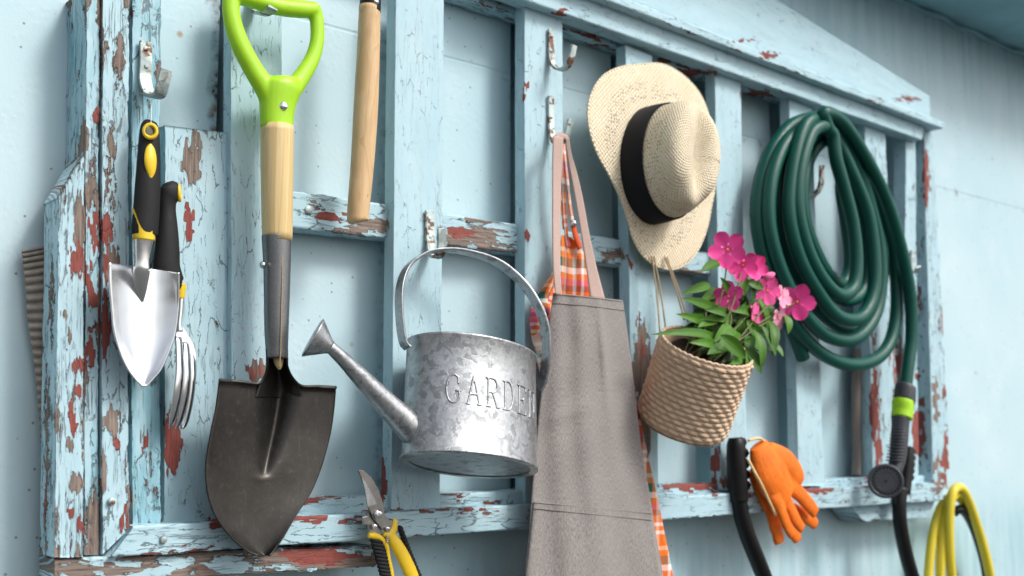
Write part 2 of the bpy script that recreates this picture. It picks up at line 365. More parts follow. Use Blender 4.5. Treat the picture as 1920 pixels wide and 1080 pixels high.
def mat_hose(name, col, coat=.3):
    n = NT(name); u = n.attr('uvw', 'Vector'); x, y, z = n.sep(u)
    a = n.ma('SINE', n.ma('MULTIPLY', n.ma('ADD', x, y), 1300)); b = n.ma('SINE', n.ma('MULTIPLY', n.ma('SUBTRACT', x, y), 1300)); k = n.ma('MAXIMUM', a, b)
    c = n.mix(n.step(k, .6, 1), tuple(v*.8 for v in col), tuple(min(1, v*1.25) for v in col))
    n.set(color=c, rough=n.step(n.noise(u, 90, 4), .3, .7, .30, .46), coat=coat, spec=.35).bump(k, .25, .0004); return n.m
def mat_leaf():
    n = NT('green_leaf'); u = n.attr('uvw', 'Vector'); x, y, z = n.sep(u); ax = n.ma('ABSOLUTE', x)
    vein = n.ma('MAXIMUM', n.step(ax, .02, .08, 1, 0), n.ma('MULTIPLY', n.step(n.ma('SINE', n.ma('MULTIPLY', n.ma('ADD', y, n.ma('MULTIPLY', ax, -.35)), 42)), .75, 1), .5))
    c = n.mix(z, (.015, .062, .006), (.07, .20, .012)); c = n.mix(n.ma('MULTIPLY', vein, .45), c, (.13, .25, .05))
    n.set(color=c, rough=.45, spec=.3, sss=.0).bump(vein, .4, .0008); return n.m
def mat_petal():
    n = NT('pink_petal'); u = n.attr('uvw', 'Vector'); x, y, z = n.sep(u)
    c = n.mix(z, (.92, .06, .34), (.80, .36, .48)); c = n.mix(n.step(y, .0, .20, 1, 0), c, (.55, .0, .06))
    c = n.mix(n.step(n.noise(n.vm('MULTIPLY', u, (1, .2, 1)), 9, 4), .4, .7, 0, .35), c, (.90, .12, .38))
    n.set(color=c, rough=.55, spec=.3, sheen=.2).bump(n.noise(n.vm('MULTIPLY', u, (1, .15, 1)), 14, 3), .3, .001); return n.m
MAT = {}
def build_mats():
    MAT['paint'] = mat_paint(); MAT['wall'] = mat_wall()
    MAT['steel'] = mat_steel(); MAT['shovel'] = mat_shovel(); MAT['socket'] = mat_socket(); MAT['galv'] = mat_galv()
    MAT['ash'] = mat_wood('pale_ash_wood', (.60, .43, .19), (.78, .62, .34), (.40, .24, .07), .02)
    MAT['beech'] = mat_wood('tan_beech_wood', (.55, .36, .18), (.64, .45, .25), (.36, .20, .09), .22)
    MAT['grip'] = mat_simple('black_rubber', (.010, .010, .011), .65, 0, 90, .2, .25, spec=.3)
    MAT['black'] = mat_simple('black_plastic', (.005, .005, .006), .4, 0, 40, .2, .12, spec=.3)
    MAT['grey'] = mat_simple('grey_plastic', (.04, .045, .055), .45, 0, 80, .15, .2)
    MAT['yellow'] = mat_simple('yellow_plastic', (.78, .52, .02), .4, 0, 50, .06, .12)
    MAT['lime'] = mat_simple('lime_green_plastic', (.36, .66, .015), .45, 0, 30, .05, .1, coat=0)
    MAT['apron'] = mat_fabric('grey_heather_canvas', (.16, .145, .138), (.345, .315, .30))
    MAT['strap'] = mat_fabric('dusty_pink_webbing', (.44, .30, .26), (.55, .41, .36), 1400)
    MAT['stitch'] = mat_fabric('grey_stitched_seam', (.15, .135, .13), (.32, .29, .28))
    MAT['plaid'] = mat_plaid()
    MAT['straw'] = mat_straw(); MAT['band'] = mat_fabric('black_grosgrain', (.008, .008, .01), (.02, .02, .022), 1500, .05)
    MAT['hose'] = mat_hose('dark_green_rubber_hose', (.001, .075, .056), 0); MAT['yhose'] = mat_hose('yellow_rubber_hose', (.72, .58, .04), .1); MAT['bhose'] = mat_hose('black_rubber_hose', (.015, .016, .018))
    MAT['leaf'] = mat_leaf(); MAT['petal'] = mat_petal()
    MAT['stem'] = mat_simple('plant_stem', (.12, .14, .04), .6)
    MAT['soil'] = mat_simple('potting_soil', (.05, .035, .025), .95, 0, 200, .4, .9, .004)
    MAT['twine'] = mat_simple('jute_twine', (.42, .32, .19), .9, 0, 400, .3, .6, .001)
    MAT['orange'] = mat_simple('orange_rubber', (.80, .17, .012), .62, 0, 38, .22, .5, .002, spec=.3)
    MAT['cream'] = mat_simple('cream_rubber_hem', (.80, .58, .28), .55)
    MAT['card'] = mat_simple('grey_cardboard', (.33, .29, .25), .9, 0, 60, .3, .4, .001)
    MAT['stick'] = mat_simple('weathered_grey_stick', (.20, .165, .15), .85, 0, 60, .3, .5, .001, stretch=(1, 1, .1))
    MAT['brown'] = mat_simple('rusty_bolt_metal', (.25, .17, .13), .6, .6, 120, .4, .5, .001)
    MAT['soffit'] = mat_simple('teal_painted_board', (.22, .42, .48), .7, 0, 5, .25, .3, .002)
    MAT['clear'] = mat_simple('nylon_thread', (.75, .78, .8), .3)
    n = NT('basket_weave'); o = n.attr('uvw', 'Vector'); f = n.noise(n.vm('MULTIPLY', o, (.12, 1, 1)), 1100, 4, .65); k = n.noise(o, 40, 3)
    c = n.mix(n.step(f, .3, .7), (.46, .30, .19), (.74, .55, .39)); c = n.mix(n.step(k, .35, .7, 0, .5), c, (.76, .59, .44))
    n.set(color=c, rough=.75, spec=.25).bump(f, .5, .0012); MAT['weave'] = n.m
    n = NT('flaking_hook_paint'); o = n.coord(); f = n.noise(o, 75, 8, .65)
    c = n.mix(n.step(f, .50, .54), (.52, .60, .58), (.17, .085, .05)); c = n.mix(n.step(n.noise(o, 30, 4), .5, .6), c, n.mix(f, (.10, .15, .16), (.48, .55, .53)))
    n.set(color=c, rough=.55, metal=.2).bump(f, .5, .001); MAT['hook'] = n.m
    n = NT('concrete_yard'); p = n.pos(); f = n.noise(p, 30, 8, .7)
    n.set(color=n.mix(f, (.08, .08, .08), (.13, .13, .125)), rough=.95).bump(f, .8, .03); MAT['ground'] = n.m
build_mats()

# ---------------------------------------------------------------- peel patches measured on the boards (px, py, rx, ry, amount, red)
PATCH = [(154,262,9,34,1,.35),(150,415,13,48,1,.25),(142,492,15,22,1,1),(177,440,9,36,1,1),(200,425,9,28,.9,.75),(207,500,14,34,1,.6),(183,215,5,12,.9,1),(165,520,8,26,.9,.6),
 (360,300,17,44,1,-.3),(355,415,7,30,1,1),(372,262,6,16,.9,.1),(150,685,9,15,1,.9),(172,560,7,24,1,.7),(200,620,10,60,1,1),(172,650,6,28,.9,.9),(138,785,8,22,1,1),(205,790,14,26,1,.1),
 (218,825,6,12,1,1),(132,832,7,14,1,.1),(142,905,13,16,1,.2),(132,962,5,10,1,1),(194,890,6,42,.95,.1),(270,832,6,24,.9,.6),(326,830,16,56,1,.65),(332,872,9,14,1,1),(405,982,20,8,1,1),
 (106,790,5,26,.9,.1),(305,1006,6,4,1,.5),(482,697,19,24,1,.5),(612,408,30,9,1,.95),(690,421,36,12,1,-.1),(880,442,50,14,1,.1),(857,436,18,6,1,1),(590,1048,110,18,1,.35),(160,1066,75,9,1,-.1),
 (600,1040,45,12,1,1),(620,975,120,4,.75,.6),(800,958,140,4,.6,.6),(560,938,30,5,.9,1),(612,930,20,6,.95,1),(1204,690,18,85,1,.55),(1197,800,24,60,1,.2),(987,165,4,9,1,1),(987,440,5,9,1,1),
 (1186,495,4,10,1,1),(985,180,4,10,.9,1),(1339,880,7,50,1,.9),(1290,912,50,6,.9,.9),(1640,745,7,60,1,.9),(1648,830,6,50,1,.9),(1686,690,8,55,1,.6),(1719,805,8,50,1,1),(1755,755,5,45,1,.2),
 (1774,870,5,50,1,1),(1758,890,4,40,.9,.4),(1668,674,4,12,.9,1),(1738,330,6,42,1,1),(1440,103,14,4,.9,1),(1395,75,20,3,.9,1),(1700,185,18,5,.85,.9),(1370,905,18,8,.8,.5),(1510,920,40,5,.8,.9),
 (1725,700,5,10,.9,1),(1640,640,4,40,.8,.5),(1280,135,60,8,.7,.6),(1420,175,40,8,.7,.6),(700,960,20,5,.9,.8),(1420,930,30,6,.6,.8),(1050,20,20,6,.7,.7),
 (130,640,4,20,.8,.1),(120,590,4,8,.9,.1),(148,735,5,10,.9,.9),(245,930,5,14,.8,.2),(230,970,6,18,.7,.7),(395,860,10,10,.5,.5),(150,985,6,12,.9,1),(715,895,6,60,.75,1),(1150,480,30,8,.9,.2),(1285,510,40,6,.9,.2)]
PA = np.array(PATCH, float)
def board(name, TL, TR, BR, BL, d, th, parent, axis='v', cell=.0022, p=.16, red=.3, teal=0.0, wear=.5, edge=.14, label=None, warp=.0012, sub=None):
    """painted plank: pixel corners measured on its front face at offset d, thickness th, fine grid over front and sides"""
    c = {k: P(*q, d) for k, q in (('TL', TL), ('TR', TR), ('BR', BR), ('BL', BL))}
    if axis == 'v': s0, s1, e0, e1 = c['TL'], c['TR'], c['BL'], c['BR']
    else: s0, s1, e0, e1 = c['TL'], c['BL'], c['TR'], c['BR']
    width = np.linalg.norm(s1-s0); length = np.linalg.norm((e0+e1)/2-(s0+s1)/2)
    nf = max(3, int(width/cell)); ns = max(2, int(th/cell/1.3)); nl = max(4, int(length/(cell*1.25)))
    loop = [(0, (ns-i)/ns*th) for i in range(ns)]+[(i/nf, 0) for i in range(nf+1)]+[(1, (i+1)/ns*th) for i in range(ns)]
    loop = np.array(loop); seed = random.random()*9; t = np.linspace(0, 1, nl+1)
    arc = np.concatenate([[0], np.cumsum(np.hypot(np.diff(loop[:, 0])*width, np.diff(loop[:, 1])))])
    T, Sx = np.meshgrid(t, loop[:, 0], indexing='ij'); _, B = np.meshgrid(t, loop[:, 1], indexing='ij'); _, A = np.meshgrid(t, arc, indexing='ij')
    V = (s0*(1-T[..., None])+e0*T[..., None])*(1-Sx[..., None])+(s1*(1-T[..., None])+e1*T[..., None])*Sx[..., None]
    V[..., 1] += B
    L = T*length
    wob = sum(np.sin(L*f_+seed*i+a_)*k_ for i, (f_, a_, k_) in enumerate([(23, 0, .5), (61, 1, .3), (170, 2, .2), (410, 3, .12)]))*warp
    sgn = np.where(Sx < .01, -1, np.where(Sx > .99, 1, 0))
    ax = (s1-s0)/width
    V += (wob*np.where(sgn == 0, 0, 1))[..., None]*ax
    V[..., 1] += np.sin(L*7+seed)*warp*.4
    V = V.reshape(-1, 3); nr, nc = nl+1, len(loop)
    Fc = grid_faces(nr, nc)+[tuple(range(nc)), tuple((nr-1)*nc+i for i in range(nc))[::-1]]
    px, py = proj(V); pe = np.full(len(V), p); rd = np.full(len(V), red)
    hsh = lambda a, b: np.modf(np.abs(np.sin(a*127.1+b*311.7)*43758.5))[0]
    ca, cl = .0030, .013                                           # chip size across and along the grain
    ar_ = A.ravel(); lr = L.ravel(); col_ = np.floor(ar_/ca); row_ = np.floor(lr/cl+3*hsh(col_*0, np.floor(ar_/(ca*3))+seed))
    k1 = hsh(col_, np.floor(lr/.05)+seed)-.5; k2 = hsh(row_, seed+np.floor(ar_/.012))-.5
    along = 26*k1; across = 9*k2
    rag = (hsh(col_+seed, row_)-.5)*.45
    for x, y, rx, ry, am, rr in PA:
        la = min(1, (ry if axis == 'v' else rx)/24)
        wx = px+(across if axis == 'v' else along*la); wy = py+(along*la if axis == 'v' else across)
        q = np.sqrt(((wx-x)/rx)**2+((wy-y)/ry)**2)+rag; k = np.clip((1.55-q)/1.05, 0, 1)*am
        rd = np.where(k > .05, rr, rd); pe = np.maximum(pe, k*1.08)
    # edges wear first
    ed = np.minimum.reduce([np.abs(A-arc[ns]), np.abs(A-arc[ns+nf])]).ravel()
    pe = pe+edge*np.exp(-ed/.003); en = np.minimum(L, length-L).ravel(); pe = pe+edge*.7*np.exp(-en/.006)
    bc = np.stack([A.ravel()+seed, L.ravel()+seed*2, np.full(len(V), seed*3)], -1)
    ft = {'peel': pe, 'redd': rd, 'teal': np.full(len(V), teal), 'wear': np.full(len(V), wear)}
    o = obj(name, V, Fc, MAT['paint'], parent, attrs={'bc': bc}, fl=ft)
    if label: o['label'] = label
    return o

# ---------------------------------------------------------------- setting
G = 60
gv = []; N = 40
for j in range(N+1):
    for i in range(N+1):
        gv.append((-G+2*G*i/N, -G+2*G*j/N, 0.0))
tag(obj('ground', gv, grid_faces(N+1, N+1), MAT['ground']), kind='structure')
shed = thing('shed', 'pale blue painted sheet metal shed wall with rust spots under an eave', 'shed', (1.5, 0, 0))
zs = 2.343
mb = MB(); zlo, zhi = float(P(1765, 905, .06)[2]), float(P(1745, 235, .06)[2])
grv = [(float(P(a, 400, .0)[0]), float(P(b, 400, .0)[0]), dp) for a, b, dp in ((400, 420, .11), (957, 998, .09), (1148, 1200, .12), (1296, 1362, .14), (1448, 1500, .14), (1594, 1640, .14), (1660, 1722, .15))]
xs = sorted(set([-4, -2, 0]+[v for g_ in grv for v in g_[:2]]+[3, 4, 5, 7, 9])); zz = [0, .6, zlo, 1.5, 1.8, zhi, zs]
def cy(a, b):
    if a < 0 or b < 0 or a >= len(xs)-1 or b >= len(zz)-1: return 0.0
    xm, zm = (xs[a]+xs[a+1])/2, (zz[b]+zz[b+1])/2
    for g0, g1, dp in grv:
        if g0 < xm < g1 and zlo < zm < zhi: return dp
    return 0.0
for a in range(len(xs)-1):
    for b in range(len(zz)-1):
        y_ = cy(a, b); mb.add([(xs[a], y_, zz[b]), (xs[a+1], y_, zz[b]), (xs[a+1], y_, zz[b+1]), (xs[a], y_, zz[b+1])], [(0, 1, 2, 3)])
        yr = cy(a+1, b)
        if abs(yr-y_) > 1e-6: mb.add([(xs[a+1], y_, zz[b]), (xs[a+1], yr, zz[b]), (xs[a+1], yr, zz[b+1]), (xs[a+1], y_, zz[b+1])], [(0, 1, 2, 3)])
        yu = cy(a, b+1)
        if abs(yu-y_) > 1e-6: mb.add([(xs[a], y_, zz[b+1]), (xs[a+1], y_, zz[b+1]), (xs[a+1], yu, zz[b+1]), (xs[a], yu, zz[b+1])], [(0, 1, 2, 3)])
mb.add([(-4, 0, 0), (9, 0, 0), (9, 3, 0), (-4, 3, 0), (-4, 0, zs), (9, 0, zs), (9, 3, zs), (-4, 3, zs)], [(1, 2, 6, 5), (2, 3, 7, 6), (3, 0, 4, 7)])
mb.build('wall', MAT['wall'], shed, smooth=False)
mb = MB(); y0, y1 = .1, -.20
mb.add([(-4.2, y0, zs), (9.2, y0, zs), (9.2, y1, zs), (-4.2, y1, zs), (-4.2, y0, zs+.03), (9.2, y0, zs+.03), (9.2, y1, zs+.03), (-4.2, y1, zs+.03)], [(0, 1, 2, 3), (7, 6, 5, 4), (0, 4, 5, 1), (1, 5, 6, 2), (2, 6, 7, 3), (3, 7, 4, 0)])
mb.build('soffit', MAT['soffit'], shed, smooth=False)
mb = MB(); y1 = -.202
mb.add([(-4.2, y1, zs-.02), (9.2, y1, zs-.02), (9.2, y1-.02, zs-.02), (-4.2, y1-.02, zs-.02), (-4.2, y1, zs+.12), (9.2, y1, zs+.12), (9.2, y1-.02, zs+.12), (-4.2, y1-.02, zs+.12)], [(0, 1, 2, 3), (7, 6, 5, 4), (0, 4, 5, 1), (1, 5, 6, 2), (2, 6, 7, 3), (3, 7, 4, 0)])
mb.build('fascia', MAT['soffit'], shed, smooth=False)
mb = MB()
mb.add([(-4.3, -.25, zs+.10), (9.3, -.25, zs+.10), (9.3, 3.2, zs+.75), (-4.3, 3.2, zs+.75), (-4.3, -.25, zs+.14), (9.3, -.25, zs+.14), (9.3, 3.2, zs+.79), (-4.3, 3.2, zs+.79)], [(0, 1, 2, 3), (7, 6, 5, 4), (0, 4, 5, 1), (1, 5, 6, 2), (2, 6, 7, 3), (3, 7, 4, 0)])
mb.build('roof', MAT['soffit'], shed, smooth=False)
# bead of old sealant under the eave
mb = MB(); pts = [np.array([x, -.004-.004*math.sin(x*31), zs-.006-.004*math.sin(x*47)]) for x in np.linspace(-1, 8, 260)]
mb.add(*tube_mesh(pts, [.005+.003*abs(math.sin(k*1.7)) for k in range(260)], 8)); mb.build('eave_seal', MAT['soffit'], shed)

# ---------------------------------------------------------------- the old wooden frame
fr = thing('wooden_frame', 'weathered pale blue slatted wooden frame with peeling paint screwed to the shed wall', 'frame', P(930, 1060, .03))
FR = .06
# left stiles
board('outer_stile', (163, 285), (163, 285.5), (160, 1044), (102, 1044), .074, .05, fr, p=.40, red=.35, wear=1, edge=.1) if False else None
def quadboard(name, rows, d, th, **k): pass
board('stile', (161, -25), (188, -25), (186, 1040), (157, 1040), .066, .066, fr, cell=.0017, p=.36, red=.2, teal=.22, wear=1.0, edge=.16, label='narrow weathered stile with flaking paint')
board('stile', (192, -25), (243.5, -25), (242.5, 990), (190.5, 1040), .072, .05, fr, cell=.0017, p=.30, red=.45, teal=.0, wear=.9, edge=.05)
board('stile', (247, -25), (302.5, -25), (302.5, 984), (246.5, 984), .060, .05, fr, cell=.0017, p=.27, red=.5, teal=.33, wear=1.0, edge=.05, label='teal weathered stile with deep cracks')
board('outer_trim', (110, 372), (160, 290), (158, 1044), (101, 1044), .076, .050, fr, cell=.0017, p=.34, red=.4, teal=0, wear=1, edge=.1, label='thickly peeling outer trim board with a cut corner')
board('panel_board', (308, 236), (428, 250), (431, 978), (308, 978), .046, .03, fr, cell=.0018, p=.15, red=.5, wear=.5, edge=.1)
board('slat', (431.5, -25), (529, -25), (534, 975), (434.5, 980), .058, .022, fr, cell=.002, p=.10, red=.6, wear=.35, edge=.1, teal=.05, warp=.0006)
# free-standing slats
for k, (a, b, c, d_, pp) in enumerate([(742, 834, 826, 733, .07), (983, 1055, 1062, 985, .05), (1173, 1224, 1236, 1186, .06), (1340, 1390, 1402, 1353, .03), (1480, 1524, 1546, 1498, .07)]):
    board('slat', (a, -20 if k < 2 else [0, 0, 85, 130, 180][k]), (b, -20 if k < 2 else [0, 0, 105, 150, 200][k]), (c, [955, 945, 925, 918, 910][k]), (d_, [957, 948, 925, 918, 910][k]), FR, .024, fr, cell=.0024, p=pp, red=.7, wear=.16, edge=.10, teal=.0, warp=.0006)
board('slat', (1622, 225), (1661, 245), (1690, 915), (1637, 912), FR, .024, fr, cell=.003, p=.24, red=.8, wear=.6)
board('slat', (1699, 255), (1717, 262), (1724, 915), (1692, 912), FR, .03, fr, cell=.003, p=.22, red=.8, wear=.6)
board('stile', (1732, 240), (1750, 240), (1783, 915), (1750, 912), .068, .066, fr, cell=.003, p=.26, red=.7, wear=.7, teal=.05)
# rails
board('top_rail', (930, -70), (1733, 238), (1728, 262), (930, -20), .078, .03, fr, axis='h', cell=.0025, p=.07, red=.8, wear=.25, warp=.0005)
board('drip_ledge', (930, -97), (1772, 232), (1768, 241), (930, -80), .098, .05, fr, axis='h', cell=.0022, p=.16, red=.8, wear=.4, edge=.2, warp=.0004)
board('header_board', (930, -330), (1743, 182), (1745, 222), (930, -98), .062, .06, fr, axis='h', cell=.003, p=.04, red=.8, wear=.15, warp=.0005)
board('upper_rail', (620, -120), (1715, 215), (1715, 262), (620, -82), .034, .03, fr, axis='h', cell=.003, p=.30, red=.7, wear=.8, teal=.2)
board('middle_rail', (530, 356), (1760, 540), (1760, 562), (530, 423), .040, .03, fr, axis='h', cell=.0022, p=.26, red=.5, wear=.8, teal=.05, edge=.12)
board('inner_ledge', (530, 938), (1752, 892), (1752, 915), (530, 985), .050, .045, fr, axis='h', cell=.0024, p=.22, red=.8, wear=.7)
board('bottom_rail', (248, 988), (1768, 905), (1768, 937), (206, 1043), .080, .055, fr, axis='h', cell=.002, p=.20, red=.75, wear=.75, edge=.14)
board('sill_board', (102, 1050), (705, 1024), (706, 1060), (102, 1100), .072, .05, fr, axis='h', cell=.002, p=.42, red=.45, wear=.8, edge=.2, label='half bare sill board with red primer')
board('sill_board', (1592, 950), (1752, 941), (1740, 969), (1618, 977), .060, .05, fr, axis='h', cell=.002, p=.20, red=.8, wear=.5, warp=.0004)
# screws and bolt heads on the rails
for (x, y, d) in [(577, 394, .041), (1139, 470, .041), (208, 940, .073), (305, 1012, .082)]:
    m_ = MB(); disc(m_, P(x, y, d-.001), NW, .0042 if x != 577 else .006, .004, 12, .001); m_.build('bolt_head', MAT['hook'], fr)

def hook(points, d0, wpx, parent=fr, th=.0022, name='hook', mat='hook', screws=()):
    """flat bar bent into a J; points (px,py,d)"""
    a = cat(points, np.linspace(0, len(points)-1, (len(points)-1)*6+1)); pts = [P(*q) for q in a]
    wd = rm(*a[0], wpx/2); V = []; m_ = MB(); T = np.gradient(np.array(pts), axis=0)
    for i, p in enumerate(pts):
        t = T[i]/np.linalg.norm(T[i]); s = np.array([1, 0, .0]); s = s-t*(s@t); s /= np.linalg.norm(s); b = np.cross(s, t)
        for q, e in ((-1, -1), (1, -1), (1, 1), (-1, 1)): V.append(p+s*q*wd+b*e*th)
    F = grid_faces(len(pts), 4, True)+[(3, 2, 1, 0), tuple(4*(len(pts)-1)+k for k in range(4))]
    m_.add(V, F); o = m_.build(name, MAT[mat], parent, smooth=False, bevel=.0006)
    for x, y in screws:
        s_ = MB(); disc(s_, P(x, y, d0+th-.0005), NW, .0028, .0015, 10, .0008); s_.build('screw', MAT['hook'], o)
    return o
hook([(273, 78, .064), (273, 120, .064), (272, 150, .066), (281, 178, .082), (298, 178, .108), (306, 155, .118), (312, 130, .122)], .064, 23, screws=[(273, 92), (274, 125)])
hook([(478, -60, .062), (478, -20, .062), (478, 8, .066), (484, 24, .080), (497, 24, .10), (512, 14, .115)], .062, 22)
hook([(1033, 55, .063), (1033, 95, .063), (1036, 120, .068), (1052, 131, .084), (1068, 118, .104), (1076, 85, .112)], .063, 13, screws=[(1033, 68), (1033, 96)])
hook([(1033, 180, .063), (1033, 225, .063), (1037, 262, .07), (1050, 270, .085), (1062, 255, .098), (1070, 224, .106)], .063, 13, screws=[(1033, 192), (1033, 220)])
hook([(805, 395, .063), (806, 440, .063), (809, 472, .070), (818, 482, .09), (827, 470, .107), (828, 428, .114)], .063, 18, screws=[(805, 410), (806, 445)])
hook([(1500, 255, .063), (1503, 330, .063), (1508, 362, .07), (1522, 368, .085), (1538, 350, .10), (1541, 310, .11)], .063, 13, screws=[(1502, 345)])
hook([(1710, 470, .064), (1711, 500, .064), (1716, 510, .075), (1722, 500, .09)], .064, 10)
# warped strip of cardboard tucked behind the frame and a grey stick in the last opening
V, F, UV = rowsurf([(40, 470, 84, 462), (46, 520, 84, 515), (52, 600, 84, 600), (64, 680, 86, 680), (72, 760, 88, 760), (76, 830, 88, 830)], lambda u, v: .012+.004*math.sin(v*150)*(1-u*.3)+.006*u, 14, 24)
o = obj('cardboard_strip', V, F, MAT['card'], None, attrs={'uvw': UV}, solid=.002); tag(o, 'torn grey corrugated cardboard strip wedged behind the left frame edge', 'cardboard')
mb = MB(); mb.add(*ptube([(1608, 655, .03, 7), (1606, 720, .03, 9), (1605, 800, .03, 9), (1607, 850, .03, 9), (1605, 892, .03, 9)], 12)); o = mb.build('stick', MAT['stick']); tag(o, 'weathered grey stick standing behind the frame below the green hose', 'stick')

# ---------------------------------------------------------------- hand trowel
D = .098
t = thing('hand_trowel', 'polished hand trowel with black and yellow handle hanging under the leftmost hook', 'trowel', P(282, 246, D))
m_ = MB(); m_.add(*rowtube([(226, 276, 288), (229, 269, 294), (240, 263, 298), (262, 260, 300), (300, 257, 301), (350, 253, 301), (400, 249, 299), (425, 247, 297), (440, 247, 296)], D, 24, 5, .72)); m_.build('grip', MAT['grip'], t)
m_ = MB(); ring_mesh(m_, P(282, 246, D+.0115), NW+np.array([-.4, 0, 0]), .0068, .0022, sx=1, sy=1.12); m_.build('hanging_ring', MAT['yellow'], t)
m_ = MB(); disc(m_, P(282, 246, D+.0100), NW, .0066, .0018, 18); m_.build('painted_ring_hole', mat_simple('hole_shade_olive', (.10, .10, .05), .5), t)  # solid disc in dark olive, painted to pass for the shaded hole
m_ = MB(); m_.add(*rowtube([(269, 281, 284, D+.0085), (280, 273, 291, D+.0085), (300, 270, 294, D+.0095), (320, 274, 292, D+.0095), (335, 281, 285, D+.0095)], D, 18, 5, .5)); m_.build('grip_inlay', MAT['yellow'], t)
# yellow collar with curved upper edge
m_ = MB(); V = []; n_ = 32
c0, c1 = P(271, 440, D), P(270, 451, D); up = P(272, 392, D)-c0
for j in range(9):
    for i in range(n_):
        a = 2*math.pi*i/n_; r = rm(270, 445, D, 25.2)
        side = abs(math.cos(a)); top = c0+up*(.04+.96*side**3)
        base = c1; q = j/8; c = base*(1-q)+top*q; rr = r*(1+.0*q)
        V.append(c+np.array([math.cos(a)*rr*.80, 0, 0])+np.array([.0, math.sin(a)*rr*.76, 0])+np.array([-.002*q*side, 0, 0]))
m_.add(V, grid_faces(9, n_, True)+[tuple(range(n_))[::-1]]); m_.build('collar', MAT['yellow'], t)
m_ = MB(); m_.add(*rowtube([(448, 250, 289, D-.001), (470, 251, 284, D-.001), (490, 252, 281, D-.001), (505, 250, 282, D-.002), (520, 251, 280, D-.004), (545, 256, 275, D-.0075), (566, 263, 269, D-.0105)], D-.001, 22, 5, [.8]*6*5+[.8])) ; m_.build('neck', MAT['steel'], t)
trd = lambda u, v: D-.012+.022*(abs(u-.5)*2)**2.2*(1-v*.6)+.006*v
V, F, UV = rowsurf([(205, 493, 336, 511), (205, 530, 336, 540), (208, 570, 335, 578), (213, 620, 329, 626), (224, 660, 316, 664), (238, 690, 303, 692), (252, 709, 288, 710), (268, 725, 273, 725)], trd, 36, 8)
obj('blade', V, F, MAT['steel'], t, attrs={'uvw': UV}, solid=.0016)
m_ = MB(); m_.add(*ptube([(284, 186, .100, 1), (284, 210, .104, 1), (283, 234, .108, 1)], 6, rad=.0004)); m_.build('thread', MAT['clear'], t)

# ---------------------------------------------------------------- hand fork
D = .082
t = thing('hand_fork', 'small three tined hand fork with black handle hanging behind the polished trowel', 'hand fork', P(318, 345, D))
m_ = MB(); m_.add(*rowtube([(341, 309, 322), (344, 303, 330), (352, 299, 338), (364, 297, 338), (378, 297, 331), (395, 298, 330), (430, 294, 334), (470, 290, 337), (500, 287, 338), (520, 292, 343), (536, 303, 349), (542, 318, 349)], D, 24, 5, .75)); m_.build('grip', MAT['grip'], t)
m_ = MB(); ring_mesh(m_, P(336, 362, D+.003), np.array([.9, -.5, .1]), .0062, .0024, sx=.8, sy=1.3); m_.build('hanging_ring', MAT['yellow'], t)
m_ = MB(); m_.add(*rowtube([(533, 322, 349), (545, 326, 348), (560, 330, 346)], D, 20, 5, .8)); m_.build('collar', MAT['yellow'], t)
m_ = MB(); m_.add(*rowtube([(556, 334, 345), (585, 333, 343), (605, 331, 341), (622, 330, 343)], D, 16, 4)); m_.build('neck', MAT['steel'], t)
m_ = MB(); plate([(331, 618), (342, 611), (352, 626), (364, 646), (369, 668), (365, 690), (356, 672), (348, 668), (343, 680), (334, 672), (329, 640)], D-.004, D-.001, m_); m_.build('fork_head', MAT['steel'], t, smooth=False, bevel=.0005)
for pts in ([(335, 632, D+.004, 9), (338, 690, D+.008, 11.5), (333, 740, D+.008, 12), (324, 785, D+.004, 9), (318, 804, D, 2)],
            [(349, 642, D-.001, 7), (352, 690, D+.004, 10), (348, 740, D+.004, 11), (338, 785, D+.001, 8.5), (330, 804, D, 2)],
            [(360, 645, D-.005, 6.5), (363, 695, D, 7), (359, 742, D, 7.5), (350, 788, D-.001, 6), (343, 804, D, 2)]):
    m_ = MB(); m_.add(*ptube(pts, 12, 6, .4, normal=np.array([-.5, 1, 0.]))); m_.build('tine', MAT['steel'], t)

# ---------------------------------------------------------------- shovel
D = .105
t = thing('shovel', 'short round point shovel with lime green grip and dark steel blade', 'shovel', P(515, 20, D))
m_ = MB()
m_.add(*ptube([(430, -12, D, 16), (470, -2, D, 17), (520, 12, D, 17), (560, 17, D, 17), (592, 18, D, 15)], 16))
m_.add(*ptube([(434, -14, D, 16), (433, 20, D, 17), (440, 55, D, 18), (456, 95, D, 19), (478, 135, D, 20), (500, 170, D, 22), (512, 195, D, 24)], 16, flat=.85))
m_.add(*ptube([(587, 12, D, 15), (594, 40, D, 14), (594, 80, D, 14), (583, 115, D, 15), (563, 148, D, 17), (545, 172, D, 20), (530, 195, D, 24)], 16, flat=.85))
m_.add(*rowtube([(146, 494, 556), (160, 486, 566), (175, 484, 562), (195, 485, 556), (220, 486, 552), (241, 487, 551)], D, 22, 4, .8))
m_.build('handle_grip', MAT['lime'], t, voxel=.0019)
m_ = MB(); disc(m_, P(531, 199, D+.017), NW+np.array([-.35, 0, 0]), .0054, .002, 20, .0015); m_.build('rivet', MAT['steel'], t)
m_ = MB(); m_.add(*rowtube([(236, 489, 550), (300, 489, 550), (370, 490, 549), (452, 492, 548)], D, 28, 4)); m_.build('shaft', MAT['ash'], t)
m_ = MB(); m_.add(*rowtube([(664, 510, 532), (678, 513, 531), (688, 518, 529), (693, 522, 526)], D-.004, 16, 3)); m_.build('shaft_tip', MAT['ash'], t)
m_ = MB(); m_.add(*rowtube([(444, 491, 546), (448, 491, 546), (500, 494, 545), (560, 495, 543), (620, 496, 541), (650, 498, 540), (668, 499, 540), (672, 501, 538)], D, 30, 5)); m_.build('socket', MAT['socket'], t)
